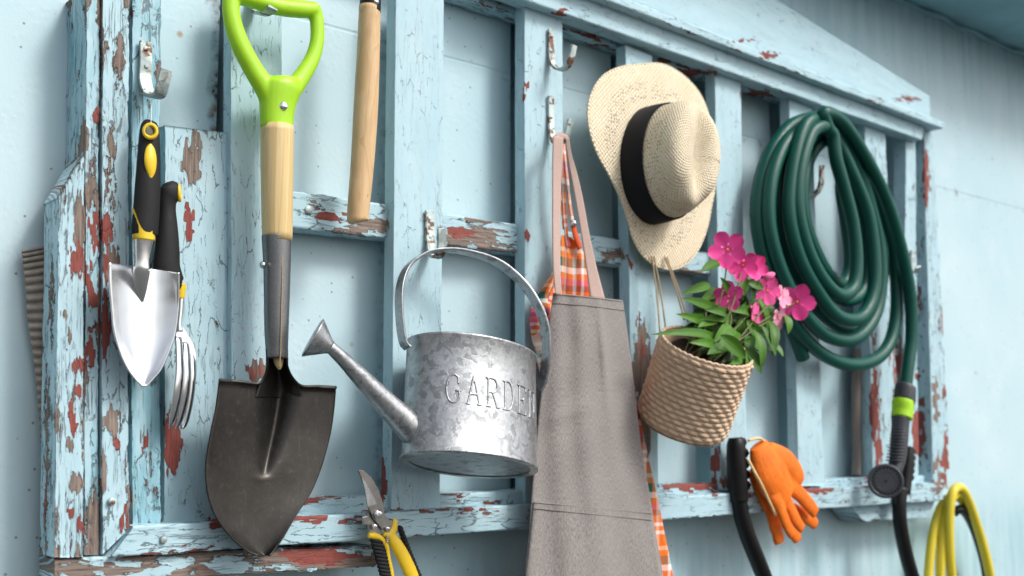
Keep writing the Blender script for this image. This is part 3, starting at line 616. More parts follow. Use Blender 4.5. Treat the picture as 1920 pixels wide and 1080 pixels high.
m_ = MB(); m_.add(*ptube([(530, 449, D+.0165, .9), (529, 520, D+.0165, .9), (527, 600, D+.0158, .9), (526, 655, D+.015, 1), (524, 690, D+.0145, 1.2)], 6)); m_.build('socket_seam', mat_simple('seam_gap', (.42, .28, .12), .6), t)
m_ = MB(); disc(m_, P(494, 497, D+.004), np.array([-1, -.3, 0]), .0045, .004, 14, .0015); m_.build('rivet', MAT['steel'], t)
def shd(u, v):
    dish = .012*(abs(u-.5)*2)**2
    gw = .13*(1-.6*min(v/.45, 1)); g = math.exp(-(abs(u-.515)/gw)**1.6)*max(0, 1-v/.47)**.6
    tp = .004*math.exp(-(v/.018)**2)
    return D-.012+dish-.026*g+tp+.010*v*v+.004*math.exp(-((u-.515)/(gw*1.9))**2)*max(0, 1-v/.5)
V, F, UV = rowsurf([(411, 712, 630, 727), (405, 760, 627, 765), (396, 805, 621, 808), (388, 850, 611, 850), (385, 885, 600, 885), (389, 925, 583, 925), (402, 965, 557, 965), (428, 1002, 535, 1002), (460, 1031, 516, 1030), (484, 1042, 506, 1042)], shd, 64, 10)
obj('blade', V, F, MAT['shovel'], t, attrs={'uvw': UV}, solid=.002)
m_ = MB()   # rolled foot steps and the flared shoulders running into the socket
m_.add(*ptube([(411, 713, D-.003, 3.5), (450, 716, D-.003, 3.5), (484, 719, D-.004, 3), (496, 706, D-.002, 2.5), (501, 688, D+.003, 2), (503, 668, D+.010, 1.5)], 8))
m_.add(*ptube([(630, 727, D-.003, 3.5), (596, 725, D-.003, 3.5), (566, 724, D-.004, 3), (549, 709, D-.002, 2.5), (540, 690, D+.003, 2), (536, 668, D+.010, 1.5)], 8)); m_.build('foot_step', MAT['shovel'], t)
def shl(u, v):
    tr = D-.0165*math.sqrt(max(0, 1-(2*u-1)**2)); w_ = v*v*(3-2*v); return tr*(1-w_)+w_*(D-.012-.022*math.exp(-((u-.5)/.30)**2)+.003)
V, F, UV = rowsurf([(500, 655, 539, 655), (500, 672, 539, 673), (500, 690, 540, 692), (496, 706, 548, 709), (486, 722, 561, 727), (478, 745, 568, 748)], shl, 24, 6)
obj('shoulder', V, F, MAT['shovel'], t, attrs={'uvw': UV}, solid=.002)

# ---------------------------------------------------------------- second wooden handle
D = .092
t = thing('tool_handle', 'smooth tan wooden tool handle with a black ferrule hanging between two slats', 'tool handle', P(694, 0, D))
m_ = MB(); m_.add(*rowtube([(12, 673, 713), (60, 671, 713), (100, 669, 712), (200, 663, 709), (300, 658, 702), (380, 652, 694), (404, 651, 692), (413, 651, 691), (417, 655, 688)], D, 26, 5)); m_.build('shaft', MAT['beech'], t)
m_ = MB(); m_.add(*rowtube([(-30, 676, 716), (18, 674, 714), (20, 674, 714)], D, 26, 4)); m_.build('ferrule', MAT['black'], t)
m_ = MB(); disc(m_, P(704, 3, D+.0125), NW, .004, .003, 14, .001); m_.build('rivet', MAT['steel'], t)
m_ = MB(); disc(m_, P(684, 366, D+.0122), NW, .0042, .0022, 16); m_.build('painted_hang_hole', mat_simple('hole_shade_brown', (.14, .08, .04), .8), t)  # nothing is drilled: brown disc paints the dark of the hole

# ---------------------------------------------------------------- watering can
a_, b_, h_ = .0975, .0665, .156
RC = (Matrix.Rotation(-.035, 3, 'Z') @ Matrix.Rotation(.155, 3, 'Y') @ Matrix.Rotation(-.181, 3, 'X')); RC = np.array(RC); OC = np.array([.9457, -.150, 1.3805])
def cw(p): return RC@np.asarray(p, float)+OC
t = thing('watering_can', 'oval galvanised watering can with raised lettering hanging by its strap handle', 'watering can', cw((0, 0, -h_/2)))
m_ = MB(); V = []; UV = []; n_ = 72
prof = [(.90, -.5, 0), (1.03, -.5, 0), (1.04, -.485, 0), (1.01, -.465, 0), (1.012, -.2, 0), (1.0, .2, 0), (1.0, .48, 0), (1.018, .492, 0), (1.018, .508, 0), (1.0, .51, 0), (.985, .50, 0), (.985, .2, 0), (.98, -.45, 0), (.2, -.455, 0)]
dense = cat(prof, np.linspace(0, len(prof)-1, (len(prof)-1)*1+1))
for r, z, _ in dense:
    for i in range(n_):
        q = 2*math.pi*i/n_; V.append(cw((a_*r*math.cos(q), b_*r*math.sin(q), z*h_)))
m_.add(V, grid_faces(len(dense), n_, True)+[tuple((len(dense)-1)*n_+i for i in range(n_))])
body = m_.build('body', MAT['galv'], t)
m_ = MB(); V = [cw((a_*r*math.cos(2*math.pi*i/n_), b_*r*math.sin(2*math.pi*i/n_), -h_*.492-.0015*(1-r))) for r in (.98, .6, .1) for i in range(n_)]
m_.add(V, grid_faces(3, n_, True)+[tuple(2*n_+i for i in range(n_))]); m_.build('base', MAT['galv'], t)
# raised slab-serif lettering on the curved face: strokes in letter space
def arcl(cx, cy, rx, ry, a0, a1, k=16): return [(cx+rx*math.cos(math.radians(a0+(a1-a0)*i/k)), cy+ry*math.sin(math.radians(a0+(a1-a0)*i/k))) for i in range(k+1)]
LET = {'G': [arcl(.5, .5, .44, .47, 50, 330), [(.86, .30), (.88, .46)], [(.62, .44), (1.02, .44)], [(.80, .66), (.80, .92)]],
 'A': [[(.12, .03), (.5, .97)], [(.5, .97), (.88, .03)], [(.27, .36), (.73, .36)], [(-.02, .03), (.28, .03)], [(.70, .03), (1.04, .03)]],
 'R': [[(.2, .03), (.2, .97)], [(.0, .97), (.2, .97)]+[(.5, .97)]+arcl(.5, .74, .34, .23, 90, -90)+[(.2, .51)], [(.5, .5), (.86, .03)], [(.02, .03), (.40, .03)], [(.76, .03), (1.06, .03)]],
 'D': [[(.2, .03), (.2, .97)], [(.0, .97), (.4, .97)]+arcl(.42, .5, .44, .47, 88, -88)+[(.0, .03)]],
 'E': [[(.2, .03), (.2, .97)], [(0, .97), (.88, .97), (.88, .78)], [(.2, .5), (.62, .5)], [(.62, .6), (.62, .4)], [(0, .03), (.9, .03), (.9, .24)]],
 'N': [[(.15, .03), (.15, .97)], [(-.03, .97), (.2, .97), (.82, .05)], [(.84, .03), (.84, .97)], [(.66, .97), (1.02, .97)], [(-.03, .03), (.34, .03)]]}
per = [0]; qs = np.linspace(-math.pi, math.pi*.6, 1600)
for i in range(1, len(qs)): per.append(per[-1]+math.hypot(a_*(math.cos(qs[i])-math.cos(qs[i-1])), b_*(math.sin(qs[i])-math.sin(qs[i-1]))))
per = np.array(per)
def surf(s, z, off):
    q = np.interp(s, per, qs); nr = np.array([math.cos(q)/a_, math.sin(q)/b_, 0]); nr /= np.linalg.norm(nr)
    return cw(np.array([a_*1.006*math.cos(q), b_*1.006*math.sin(q), z])+nr*off)
s0 = per[np.argmin(np.abs(qs+math.pi*.665))]-.030; lw, lh, gap = .0205, .040, .0058
m_ = MB()
for k, ch in enumerate('GARDEN'):
    for st in LET[ch]:
        # resample stroke densely so that it follows the curved wall
        pts = []
        for (x0, y0), (x1, y1) in zip(st[:-1], st[1:]):
            nn = max(1, int(math.hypot((x1-x0)*lw, (y1-y0)*lh)/.0015))
            pts += [(x0+(x1-x0)*i/nn, y0+(y1-y0)*i/nn) for i in range(nn)]
        pts.append(st[-1]); W3 = [surf(s0+k*(lw+gap)+x*lw, (y-.5)*lh+.004, .0002) for x, y in pts]
        if len(W3) < 2: continue
        m_.add(*tube_mesh(W3, .0015, 10, .7))
m_.build('raised_lettering', MAT['galv'], t, voxel=.0007)
# spout
m_ = MB(); m_.add(*ptube([(785, 818, .150, 29), (768, 800, .150, 29), (735, 768, .150, 24), (690, 722, .150, 19), (650, 680, .150, 14.5), (616, 648, .150, 11.5)], 22, 5)); m_.build('spout', MAT['galv'], t)
m_ = MB(); A = P(620, 652, .150); B = P(586, 633, .150); ax = B-A; vr = (A-CAMP)/np.linalg.norm(A-CAMP); ax = ax-vr*(ax@vr)*.85; L_ = np.linalg.norm(ax)
pp = [A, A+ax*.1, A+ax*.95, A+ax*1.0, A+ax*1.04]; m_.add(*tube_mesh(pp, [.0085, .0095, .0255, .0262, .024], 28)); rose = m_.build('rose', MAT['galv'], t)
# strap handle
hp = [(766, 652, .142), (757, 640, .140), (751, 600, .138), (750, 545, .134), (762, 505, .124), (790, 480, .112), (822, 471, .108), (870, 473, .118), (930, 492, .135), (975, 528, .155), (1005, 570, .172), (1021, 615, .178), (1023, 670, .175), (1016, 715, .165), (1010, 730, .160)]
a = cat(hp, np.linspace(0, len(hp)-1, 85)); pts = np.array([P(*q) for q in a]); T = np.gradient(pts, axis=0); V = []
for i, p in enumerate(pts):
    tt = T[i]/np.linalg.norm(T[i]); s = RC@np.array([0, 1., 0]); s = s-tt*(s@tt); s /= np.linalg.norm(s); b = np.cross(s, tt); hw = .0085
    for q in (-1, -.85, .85, 1): V.append(p+s*q*hw+b*(.0012 if abs(q) < .9 else -.0008))
    for q in (1, -1): V.append(p+s*q*hw-b*.0022)
m_ = MB(); m_.add(V, grid_faces(len(pts), 6, True)+[(5, 4, 3, 2, 1, 0), tuple(6*(len(pts)-1)+k for k in range(6))]); m_.build('handle', MAT['galv'], t, smooth=False, bevel=.0005)

# ---------------------------------------------------------------- grey apron
D = .118
t = thing('apron', 'plain grey canvas apron with pink neck straps and a stitched pocket', 'apron', P(1052, 262, D))
def apd(u, v):
    return D+.010*math.sin(u*math.pi)-.006*math.cos(u*5.5+v*2.0)*(.3+v)+.0045*math.sin(u*11+v*3)*v+.002*math.sin(u*23-v*7)*(.4+v)*(1-u*.5)+.0022*math.sin(v*26+u*6)*math.exp(-((v-.42)/.2)**2)+.003*math.exp(-((v-.36+.1*(u-.5))/.022)**2)*math.sin(u*5)+.004*math.exp(-((u-.45)/.1)**2-((v-.14)/.09)**2)+.0045*math.exp(-((u-.68-(v-.2)*.15)/.045)**2)*math.exp(-((v-.22)/.16)**2)
arow = [(1037, 549, 1167, 563), (1031, 600, 1173, 605), (1026, 650, 1180, 655), (1018, 710, 1187, 712), (1009, 790, 1196, 792), (1003, 860, 1206, 862), (997, 930, 1219, 935), (993, 990, 1228, 995), (986, 1060, 1240, 1062), (980, 1140, 1251, 1142), (972, 1240, 1262, 1242)]
V, F, UV = rowsurf(arow, apd, 60, 10); obj('bib', V, F, MAT['apron'], t, attrs={'uvw': UV}, solid=.0016)
def on_apron(x, y, off):
    ys = [(r[1]+r[3])/2 for r in arow]; v = np.interp(y, ys, np.linspace(0, 1, len(ys))); xl = np.interp(y, ys, [r[0] for r in arow]); xr = np.interp(y, ys, [r[2] for r in arow])
    u = (x-xl)/(xr-xl); return P(x, y, apd(u, v)+off)
prow = [(1001, 941, 1222, 962), (999, 962, 1224, 984), (993, 1020, 1232, 1030), (986, 1080, 1241, 1085), (978, 1160, 1252, 1165)]
ar = cat(prow, np.linspace(0, 4, 33)); V = []
for xl, yl, xr, yr in ar:
    for i in range(40):
        u = i/39; V.append(on_apron(xl+(xr-xl)*u, yl+(yr-yl)*u, .0026+.001*math.sin(u*math.pi)))
V = np.array(V); obj('pocket', V, grid_faces(33, 40), MAT['apron'], t, attrs={'uvw': np.stack([V[:, 0], V[:, 2], V[:, 1]], -1)}, solid=.0014)
for nm, L1, off, r in (('stitching', [(1036, 568), (1100, 573), (1170, 582)], .0016, .0006), ('stitching', [(1001, 953), (1100, 963), (1222, 975)], .0045, .0006), ('hem', [(1037, 551), (1100, 557), (1167, 565)], .001, .0010), ('hem', [(1001, 942), (1100, 951), (1222, 963)], .0035, .0010)):
    a = cat(L1, np.linspace(0, 2, 50)); m_ = MB(); m_.add(*tube_mesh([on_apron(x, y, off) for x, y in a], r, 8)); m_.build(nm, MAT['stitch'], t)
V, F, UV = rowsurf([(1037, 255, 1056, 258), (1036, 300, 1054, 300), (1036, 360, 1051, 362), (1036, 430, 1050, 432), (1037, 500, 1050, 500), (1041, 552, 1053, 554)], lambda u, v: .100+.024*v+.004*u*math.cos(v*6), 8, 8); obj('neck_strap', V, F, MAT['strap'], t, attrs={'uvw': UV}, solid=.002)
V, F, UV = rowsurf([(1060, 255, 1067, 258), (1064, 290, 1072, 290), (1071, 330, 1083, 330), (1080, 380, 1094, 380), (1090, 440, 1105, 440), (1099, 500, 1118, 500), (1107, 558, 1134, 562)], lambda u, v: .098+.026*v+.004*u, 8, 8); obj('neck_strap', V, F, MAT['strap'], t, attrs={'uvw': UV}, solid=.002)
m_ = MB(); m_.add(*ptube([(1044, 260, .1, 8), (1052, 254, .1, 6), (1063, 258, .1, 6)], 8, 4, .3)); m_.build('strap_fold', MAT['strap'], t)

# ---------------------------------------------------------------- plaid garment behind
D = .088
t = thing('plaid_apron', 'orange and white plaid apron hanging behind the grey apron', 'apron', P(1060, 290, D))
def pld(u, v): return D+.006*math.sin(u*9+v*4)*(.4+v)+.004*(abs(u-.5)*2)**2
V, F, UV = rowsurf([(1053, 440, 1072, 446), (1049, 470, 1090, 468), (1046, 500, 1103, 496), (1040, 530, 1110, 530), (1028, 560, 1130, 562), (1022, 620, 1150, 622), (1018, 700, 1184, 702), (1012, 780, 1200, 782), (1006, 850, 1214, 850), (1000, 930, 1232, 930), (996, 1000, 1246, 1000), (990, 1090, 1264, 1090), (985, 1200, 1282, 1200)], pld, 50, 6)
obj('body', V, F, MAT['plaid'], t, attrs={'uvw': UV}, solid=.001)
V, F, UV = rowsurf([(1036, 512, 1046, 512), (1016, 542, 1042, 545), (1000, 568, 1040, 575), (993, 592, 1036, 600), (996, 625, 1033, 630), (1003, 660, 1030, 665), (1012, 700, 1028, 705)], lambda u, v: .082+.018*math.sin(u*math.pi)+.006*math.sin(v*14+u*3), 18, 7)
obj('side_fold', V, F, MAT['plaid'], t, attrs={'uvw': UV*1.3}, solid=.001)
for pts in ([(1057, 268, .09, 4), (1056, 320, .092, 4), (1058, 380, .092, 5), (1062, 440, .092, 5), (1066, 462, .092, 6)], [(1057, 270, .09, 3.5), (1062, 320, .094, 4), (1068, 380, .094, 4.5), (1074, 420, .094, 5)], [(1055, 300, .088, 3), (1052, 360, .09, 3.5), (1058, 430, .09, 4)]):
    m_ = MB(); m_.add(*ptube(pts, 10, 6, .4)); o = m_.build('tie_strap', MAT['plaid'], t)
m_ = MB(); m_.add(*ptube([(1074, 420, .094, 6), (1080, 445, .095, 7), (1088, 465, .095, 6)], 10, 5, .4)); m_.build('strap_tab', mat_simple('orange_cotton', (.72, .10, .02), .85), t)
m_ = MB(); disc(m_, P(1075, 419, .096), NW, .0052, .003, 14, .002); m_.build('snap_button', MAT['steel'], t)

# ---------------------------------------------------------------- straw hat
t = thing('straw_hat', 'woven straw hat with a black band hanging on a slat', 'hat', P(1225, 310, .09))
brim = [(1200, 121), (1240, 120), (1276, 138), (1308, 170), (1327, 210), (1336, 255), (1341, 300), (1341, 345), (1334, 385), (1326, 425), (1314, 458), (1297, 485), (1272, 503), (1248, 504), (1222, 494), (1201, 474), (1186, 445), (1177, 412), (1163, 372), (1143, 330), (1121, 290), (1107, 250), (1102, 212), (1109, 175), (1130, 143), (1163, 126)]
nb = len(brim); C0 = P(1219, 311, .080)
# crown base oval on the brim plane
bx, bz, tilt = .076, .100, math.radians(14)
def crown(sx, sz, off, a, shift=(0, 0)):
    x = bx*sx*math.cos(a); z = bz*sz*math.sin(a); ct, st = math.cos(tilt), math.sin(tilt)
    return C0+np.array([x*ct+z*st*.6+shift[0], -off, -x*st*.6+z*ct+shift[1]])
NA = 104
bb = cat(brim+[brim[0]], np.linspace(0, nb, NA+1))[:-1]
# angle-align: for each outline point find its angle around C0 in the brim plane
V = []; UV = []; HL = []
outer = []; angs = []
for i, (x, y) in enumerate(bb):
    s_ = i/NA; lift = .010*math.sin(s_*2*math.pi*2+1.0); dd = .073+.018*(math.exp(-((s_-.78)/.12)**2))+lift*.6
    p = P(x, y, dd); outer.append(p); q = p-C0; ct, st = math.cos(tilt), math.sin(tilt)
    angs.append(math.atan2(q[2]/bz, q[0]/bx))
rings = []
K = 16
for k in range(K+1):
    f_ = k/K
    for i in range(NA):
        inner = crown(1.0, 1.0, .004, angs[i]); p = outer[i]*(1-f_)+inner*f_
        p = p+np.array([0, -.001*math.sin(f_*math.pi), 0]); V.append(p)
        UV.append((p[0]-C0[0], p[2]-C0[2], 0)); HL.append(1.0 if .42 < f_ < .80 else 0.0)
F = grid_faces(K+1, NA, True)
# the brim's edge roll
o = obj('brim', V, F, MAT['straw'], t, attrs={'uvw': UV}, fl={'holes': HL}, solid=.0022)
m_ = MB(); m_.add(*tube_mesh(np.array(outer+outer[:1]), .0018, 8, caps=False)); m_.V; 
obj('brim_edge', np.concatenate(m_.V), m_.F, MAT['straw'], t, attrs={'uvw': np.concatenate(m_.uv)}, fl={'holes': [0]*m_.n})
V = []; UV = []; HL = []; PR = [(1.0, 1.0, 0), (1.0, 1.0, .02), (.97, .985, .04), (.95, .97, .055), (.92, .95, .078), (.86, .90, .098), (.76, .82, .112), (.60, .67, .119), (.38, .46, .121), (.14, .18, .120)]
PRd = cat(PR, np.linspace(0, len(PR)-1, (len(PR)-1)*4+1)); n_ = 96
for sx, sz, of in PRd:
    for i in range(n_):
        a = 2*math.pi*i/n_; x_, z_ = sx*math.cos(a), sz*math.sin(a)
        # long centre crease, deeper to the top; front pinch
        cre = .020*math.exp(-((x_-.12)/.21)**2)*math.exp(-((z_-.05)/.75)**4)*min(1, max(0, (of-.07)/.03))
        pin = .012*math.exp(-((z_+.80)/.22)**2)*math.exp(-((abs(x_)-.5)/.25)**2)*min(1, max(0, (of-.066)/.03))
        p = crown(sx, sz, of-cre-pin, a, (-.012*max(0, of-.052)/.06, 0)); V.append(p)
        UV.append((a*.085, of+.3-math.hypot(sx, sz)*.06, 1)); HL.append(.9 if .05 < of < .098 else .25)
obj('crown', V, grid_faces(len(PRd), n_, True)+[tuple((len(PRd)-1)*n_+i for i in range(n_))], MAT['straw'], t, attrs={'uvw': UV}, fl={'holes': HL})
m_ = MB(); V = []; UV = []
for j, (s_, of) in enumerate([(1.018, .001), (1.03, .004), (1.028, .024), (1.005, .049), (.98, .0515)]):
    for i in range(n_):
        a = 2*math.pi*i/n_; V.append(crown(s_, s_, of, a)); UV.append((a*.085, of, 0))
m_.add(V, grid_faces(5, n_, True), UV); m_.build('hat_band', MAT['band'], t)

# ---------------------------------------------------------------- basket and plant
RB = np.array(Matrix.Rotation(-.10, 3, 'Y') @ Matrix.Rotation(.50, 3, 'X')); OB = np.array([1.3916, -.1533, 1.4192]); R1, R2, HB = .0735, .0715, .136
def bw(p): return RB@np.asarray(p, float)+OB
t = thing('woven_basket', 'round woven rush basket holding a pink flowering plant', 'basket', bw((0, 0, -HB/2)))
rows_, st_ = 16, 24; V = []; UV = []; nt = st_*8; nz = rows_*8
for j in range(nz+1):
    v = j/nz; row = min(int(v*rows_), rows_-1); vv = v*rows_-row; R = R2+(R1-R2)*v
    R *= 1-.10*max(0, .06-v)/.06
    for i in range(nt):
        u = i/nt*st_+.5*(row % 2)+.35*(vv-.5); s = abs(math.sin(math.pi*u)); b = math.sqrt(max(0, math.sin(math.pi*vv)))*(.10+.90*s**.5)
        jit = .0006*math.sin(row*7.3+int(u)*3.1); r = R+.0045*b+jit*b; a = 2*math.pi*i/nt
        V.append(bw((r*math.cos(a), r*math.sin(a), -HB/2+HB*v+.0008*math.sin(int(u)*5.3+row)*b))); UV.append((a*R1, v*HB+row*.37, 0))
m_ = MB(); m_.add(V, grid_faces(nz+1, nt, True), UV)
m_.build('wall', MAT['weave'], t)
m_ = MB(); V = []
for r, z in ((.97, -.5), (.7, -.505), (.3, -.505), (.02, -.505)):
    for i in range(48): a = 2*math.pi*i/48; V.append(bw((R2*r*math.cos(a), R2*r*math.sin(a), z*HB)))
m_.add(V, grid_faces(4, 48, True)); m_.build('base', MAT['weave'], t)
m_ = MB(); V = []
for r, z in ((.995, .5), (.93, .49), (.90, .1), (.88, -.4)):
    for i in range(60): a = 2*math.pi*i/60; V.append(bw((R1*r*math.cos(a), R1*r*math.sin(a), z*HB)))
m_.add(V, grid_faces(4, 60, True), [(0, 0, 0)]*240); m_.build('lining', MAT['weave'], t)
m_ = MB()
for k in range(2):
    pts = [bw((R1*(.985)*math.cos(a), R1*.985*math.sin(a), HB/2+.0015+.002*math.sin(a*22+k*math.pi))) for a in np.linspace(0, 2*math.pi, 241)]
    m_.add(*tube_mesh(pts, .0026, 8, caps=False))
m_.build('rim_braid', MAT['weave'], t)
for k, (x0, y0, x1, y1) in enumerate([(1222, 480, 1237, 622), (1226, 480, 1248, 616), (1246, 480, 1283, 600), (1250, 482, 1290, 604)]):
    m_ = MB(); m_.add(*ptube([(x0, y0, .085, 1.6), ((x0+x1)/2+2, (y0+y1)/2, .10, 1.6), (x1, y1, .128 if k < 2 else .12, 1.6)], 7)); m_.build('hanging_cord', MAT['twine'], t)
m_ = MB(); V = [bw((R1*.9*r*math.cos(a), R1*.9*r*math.sin(a), HB*.36+.006*math.sin(a*5+r*8))) for r in (1, .75, .5, .25, .03) for a in np.linspace(0, 2*math.pi, 41)[:-1]]
pl = thing('flowering_plant', 'leafy plant with bright pink five petalled flowers growing in the woven basket', 'plant', bw((0, 0, HB*.36)))
m_.add(V, grid_faces(5, 40, True)); m_.build('soil', MAT['soil'], pl)
def leafmesh(mb, base, tip, wd, nrm, curl, tone):
    base = np.asarray(base); tip = np.asarray(tip); ax = tip-base; L = np.linalg.norm(ax); ax = ax/L
    s = np.cross(ax, nrm); s /= np.linalg.norm(s); n = np.cross(s, ax); V = []; UV = []; nl = 10
    for j in range(nl+1):
        v = j/nl; w_ = wd*(math.sin(math.pi*min(1, v**.85*1.0)))**.75*(1 if v < .99 else 0)+wd*.03
        c = base+ax*L*v+n*(curl*L*(v*(1-v)*1.4-.25*v*v))
        for k in range(-2, 3):
            q = k/2; V.append(c+s*w_*q+n*(abs(q)*w_*.35)); UV.append((q, v, tone))
    mb.add(V, grid_faces(nl+1, 5), UV)
LV = [(1348, 492, 1315, 508, 10), (1332, 535, 1282, 549, 9), (1350, 585, 1281, 559, 10), (1350, 622, 1275, 588, 11), (1352, 648, 1236, 620, 9), (1372, 604, 1318, 596, 9), (1372, 560, 1352, 520, 8), (1385, 560, 1402, 522, 8), (1398, 528, 1434, 542, 9),
 (1400, 518, 1412, 562, 10), (1350, 628, 1399, 672, 14), (1372, 665, 1342, 622, 13), (1400, 600, 1426, 637, 11), (1412, 618, 1431, 690, 11), (1398, 652, 1428, 700, 11), (1442, 600, 1452, 662, 11), (1468, 588, 1480, 625, 10), (1428, 610, 1456, 668, 9),
 (1420, 560, 1442, 622, 9), (1382, 640, 1392, 596, 12), (1365, 652, 1328, 662, 12), (1382, 622, 1343, 664, 13), (1402, 655, 1402, 702, 10), (1352, 560, 1338, 604, 10), (1470, 590, 1440, 612, 9), (1370, 610, 1340, 640, 12), (1390, 660, 1372, 682, 11),
 (1360, 590, 1328, 580, 9), (1346, 602, 1310, 612, 9), (1410, 590, 1372, 580, 9), (1395, 560, 1360, 548, 9), (1420, 640, 1396, 640, 11), (1440, 640, 1470, 668, 9), (1395, 610, 1420, 590, 9), (1378, 680, 1410, 690, 10), (1344, 655, 1300, 640, 10), (1400, 575, 1380, 540, 8), (1460, 560, 1490, 545, 7)]
for _ in range(84):
    a = random.random()*6.28; r = math.sqrt(random.random()); x = 1374+66*r*math.cos(a); y = 606+66*r*math.sin(a); b = random.random()*6.28
    LV.append((x, y, x+38*math.cos(b), y+34*math.sin(b)*.8+8, random.uniform(7, 11)))
m_ = MB()
for k, (x0, y0, x1, y1, w_) in enumerate(LV):
    dd = (random.uniform(.165, .195) if k < 38 else random.uniform(.135, .165))+.06*max(0, min(1, (y1-600)/90)); A = P(x0, y0, dd-.01); B = P(x1, y1, dd+random.uniform(-.005, .015))
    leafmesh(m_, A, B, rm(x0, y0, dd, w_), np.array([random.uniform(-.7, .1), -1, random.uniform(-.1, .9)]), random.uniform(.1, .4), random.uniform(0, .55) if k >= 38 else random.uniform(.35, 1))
m_.build('foliage', MAT['leaf'], pl)
FL = [(1364, 468, 35, 0, .1, 0), (1392, 497, 30, .3, -.3, 0), (1412, 503, 27, .2, .5, 0), (1366, 556, 29, -.2, .2, 0), (1438, 545, 27, .5, -.2, .1), (1466, 556, 22, .9, .2, .9), (1494, 566, 34, .0, 0, 0), (1413, 594, 27, 1.15, .2, .1), (1458, 597, 22, .9, -.3, .9)]
m_ = MB()
for (x, y, r, yaw, tl, pale) in FL:
    b0 = bw((random.uniform(-.02, .03), random.uniform(-.02, .02), HB*.36)); e = P(x, y, .178)
    mid = b0*.45+e*.55+np.array([random.uniform(-.01, .01), -.01, random.uniform(0, .02)]); a = cat([b0, mid, e], np.linspace(0, 2, 17)); m_.add(*tube_mesh(a, .0014, 7))
for _ in range(9):
    b0 = bw((random.uniform(-.04, .05), random.uniform(-.03, .03), HB*.36)); e = P(1378+random.uniform(-60, 60), 585+random.uniform(-45, 40), .165); a = cat([b0, b0*.5+e*.5+np.array([0, -.008, .01]), e], np.linspace(0, 2, 13)); m_.add(*tube_mesh(a, .0011, 6))
m_.build('stem', MAT['stem'], pl)
vd = -(P(1400, 560, .18)-CAMP); vd /= np.linalg.norm(vd)
for i, (x, y, r, yaw, tl, pale) in enumerate(FL):
    c = P(x, y, .182+.004*(i % 3)); R = rm(x, y, .18, r); cs, sn = math.cos(yaw), math.sin(yaw)
    n = np.array([vd[0]*cs-vd[1]*sn, vd[0]*sn+vd[1]*cs, vd[2]+tl*.8]); n /= np.linalg.norm(n)
    a = np.cross(n, [0, 0, 1.]); a /= np.linalg.norm(a); b = np.cross(a, n); m_ = MB(); rot = random.random()*1.2
    for k in range(5):
        th = rot+k*2*math.pi/5+random.uniform(-.08, .08); e = a*math.cos(th)+b*math.sin(th); s = -a*math.sin(th)+b*math.cos(th); V = []; UV = []
        cup = random.uniform(-.05, .22); twist = random.uniform(-.12, .12)
        for j in range(13):
            v = j/12; ww = R*(.04+.385*math.sqrt(max(0, 1-((v-.62)/.385)**2)) if v > .24 else .13+.10*v)
            for q in (-1, -.5, 0, .5, 1):
                V.append(c+e*R*1.08*v*(1-.06*q*q-.05*math.exp(-(q/.3)**2)*(v > .95))+s*ww*q+n*(R*cup*v*v+R*.10*abs(q)*v+R*twist*q*v+R*.05*math.sin(q*5+k)*v+.0006*k)); UV.append((q, v, pale))
        m_.add(V, grid_faces(13, 5), UV)
    f_ = m_.build('flower', MAT['petal'], pl); 
    e_ = MB(); disc(e_, c+n*.0006, n, R*.075, .002, 10, .001); e_.build('flower_eye', mat_simple('flower_centre', (.75, .35, .15), .6) if i == 0 else bpy.data.materials['flower_centre'], f_)
m_ = MB(); cb = P(1440, 515, .19)
for k in range(5):
    th = k*1.2566; V = []; UV = []
    for j in range(8):
        v = j/7
        for q in (-1, -.5, 0, .5, 1):
            a_2 = th+q*.75+v*.8; rr = .0085*math.sin(math.pi*min(1, .12+v*.55)); V.append(cb+np.array([math.cos(a_2)*rr+.016*v-.008, -math.sin(a_2)*rr, math.sin(a_2+1.2)*rr*.9-.004*v])); UV.append((q, .4+v*.6, .35))
    m_.add(V, grid_faces(8, 5), UV)
m_.build('flower_bud', MAT['petal'], pl)

# ---------------------------------------------------------------- green hose coil with sprayer
LP = [[(1540, 219), (1483, 236), (1440, 300), (1420, 392), (1432, 486), (1470, 580), (1530, 655), (1598, 684), (1656, 662), (1680, 592), (1676, 480), (1650, 372), (1612, 282), (1577, 232)],
 [(1530, 232), (1478, 262), (1448, 330), (1442, 415), (1462, 500), (1502, 580), (1548, 628), (1600, 636), (1638, 596), (1652, 530), (1645, 440), (1620, 345), (1592, 275), (1562, 238)],
 [(1520, 226), (1502, 252), (1486, 320), (1480, 400), (1498, 480), (1532, 545), (1570, 592), (1612, 596), (1636, 555), (1640, 490), (1628, 400), (1600, 320), (1574, 262), (1545, 230)],
 [(1536, 246), (1508, 276), (1492, 340), (1492, 410), (1514, 480), (1548, 535), (1582, 562), (1612, 552), (1626, 510), (1622, 440), (1606, 372), (1582, 310), (1566, 268), (1552, 248)],
 [(1545, 262), (1520, 290), (1506, 345), (1508, 408), (1528, 470), (1556, 520), (1578, 532), (1592, 510), (1594, 470), (1586, 410), (1574, 352), (1564, 308), (1564, 280), (1556, 265)],
 [(1530, 228), (1490, 250), (1462, 322), (1458, 402), (1480, 488), (1520, 560), (1562, 606), (1604, 618), (1640, 575), (1655, 505), (1648, 420), (1622, 325), (1588, 262), (1555, 230)],
 [(1545, 236), (1520, 252), (1500, 318), (1496, 390), (1512, 462), (1540, 520), (1572, 552), (1598, 542), (1606, 496), (1600, 425), (1584, 358), (1568, 300), (1562, 256), (1552, 240)]]
LD = [.098, .118, .138, .120, .100, .088, .146]
nl = 14; path = []
total = len(LP)*nl
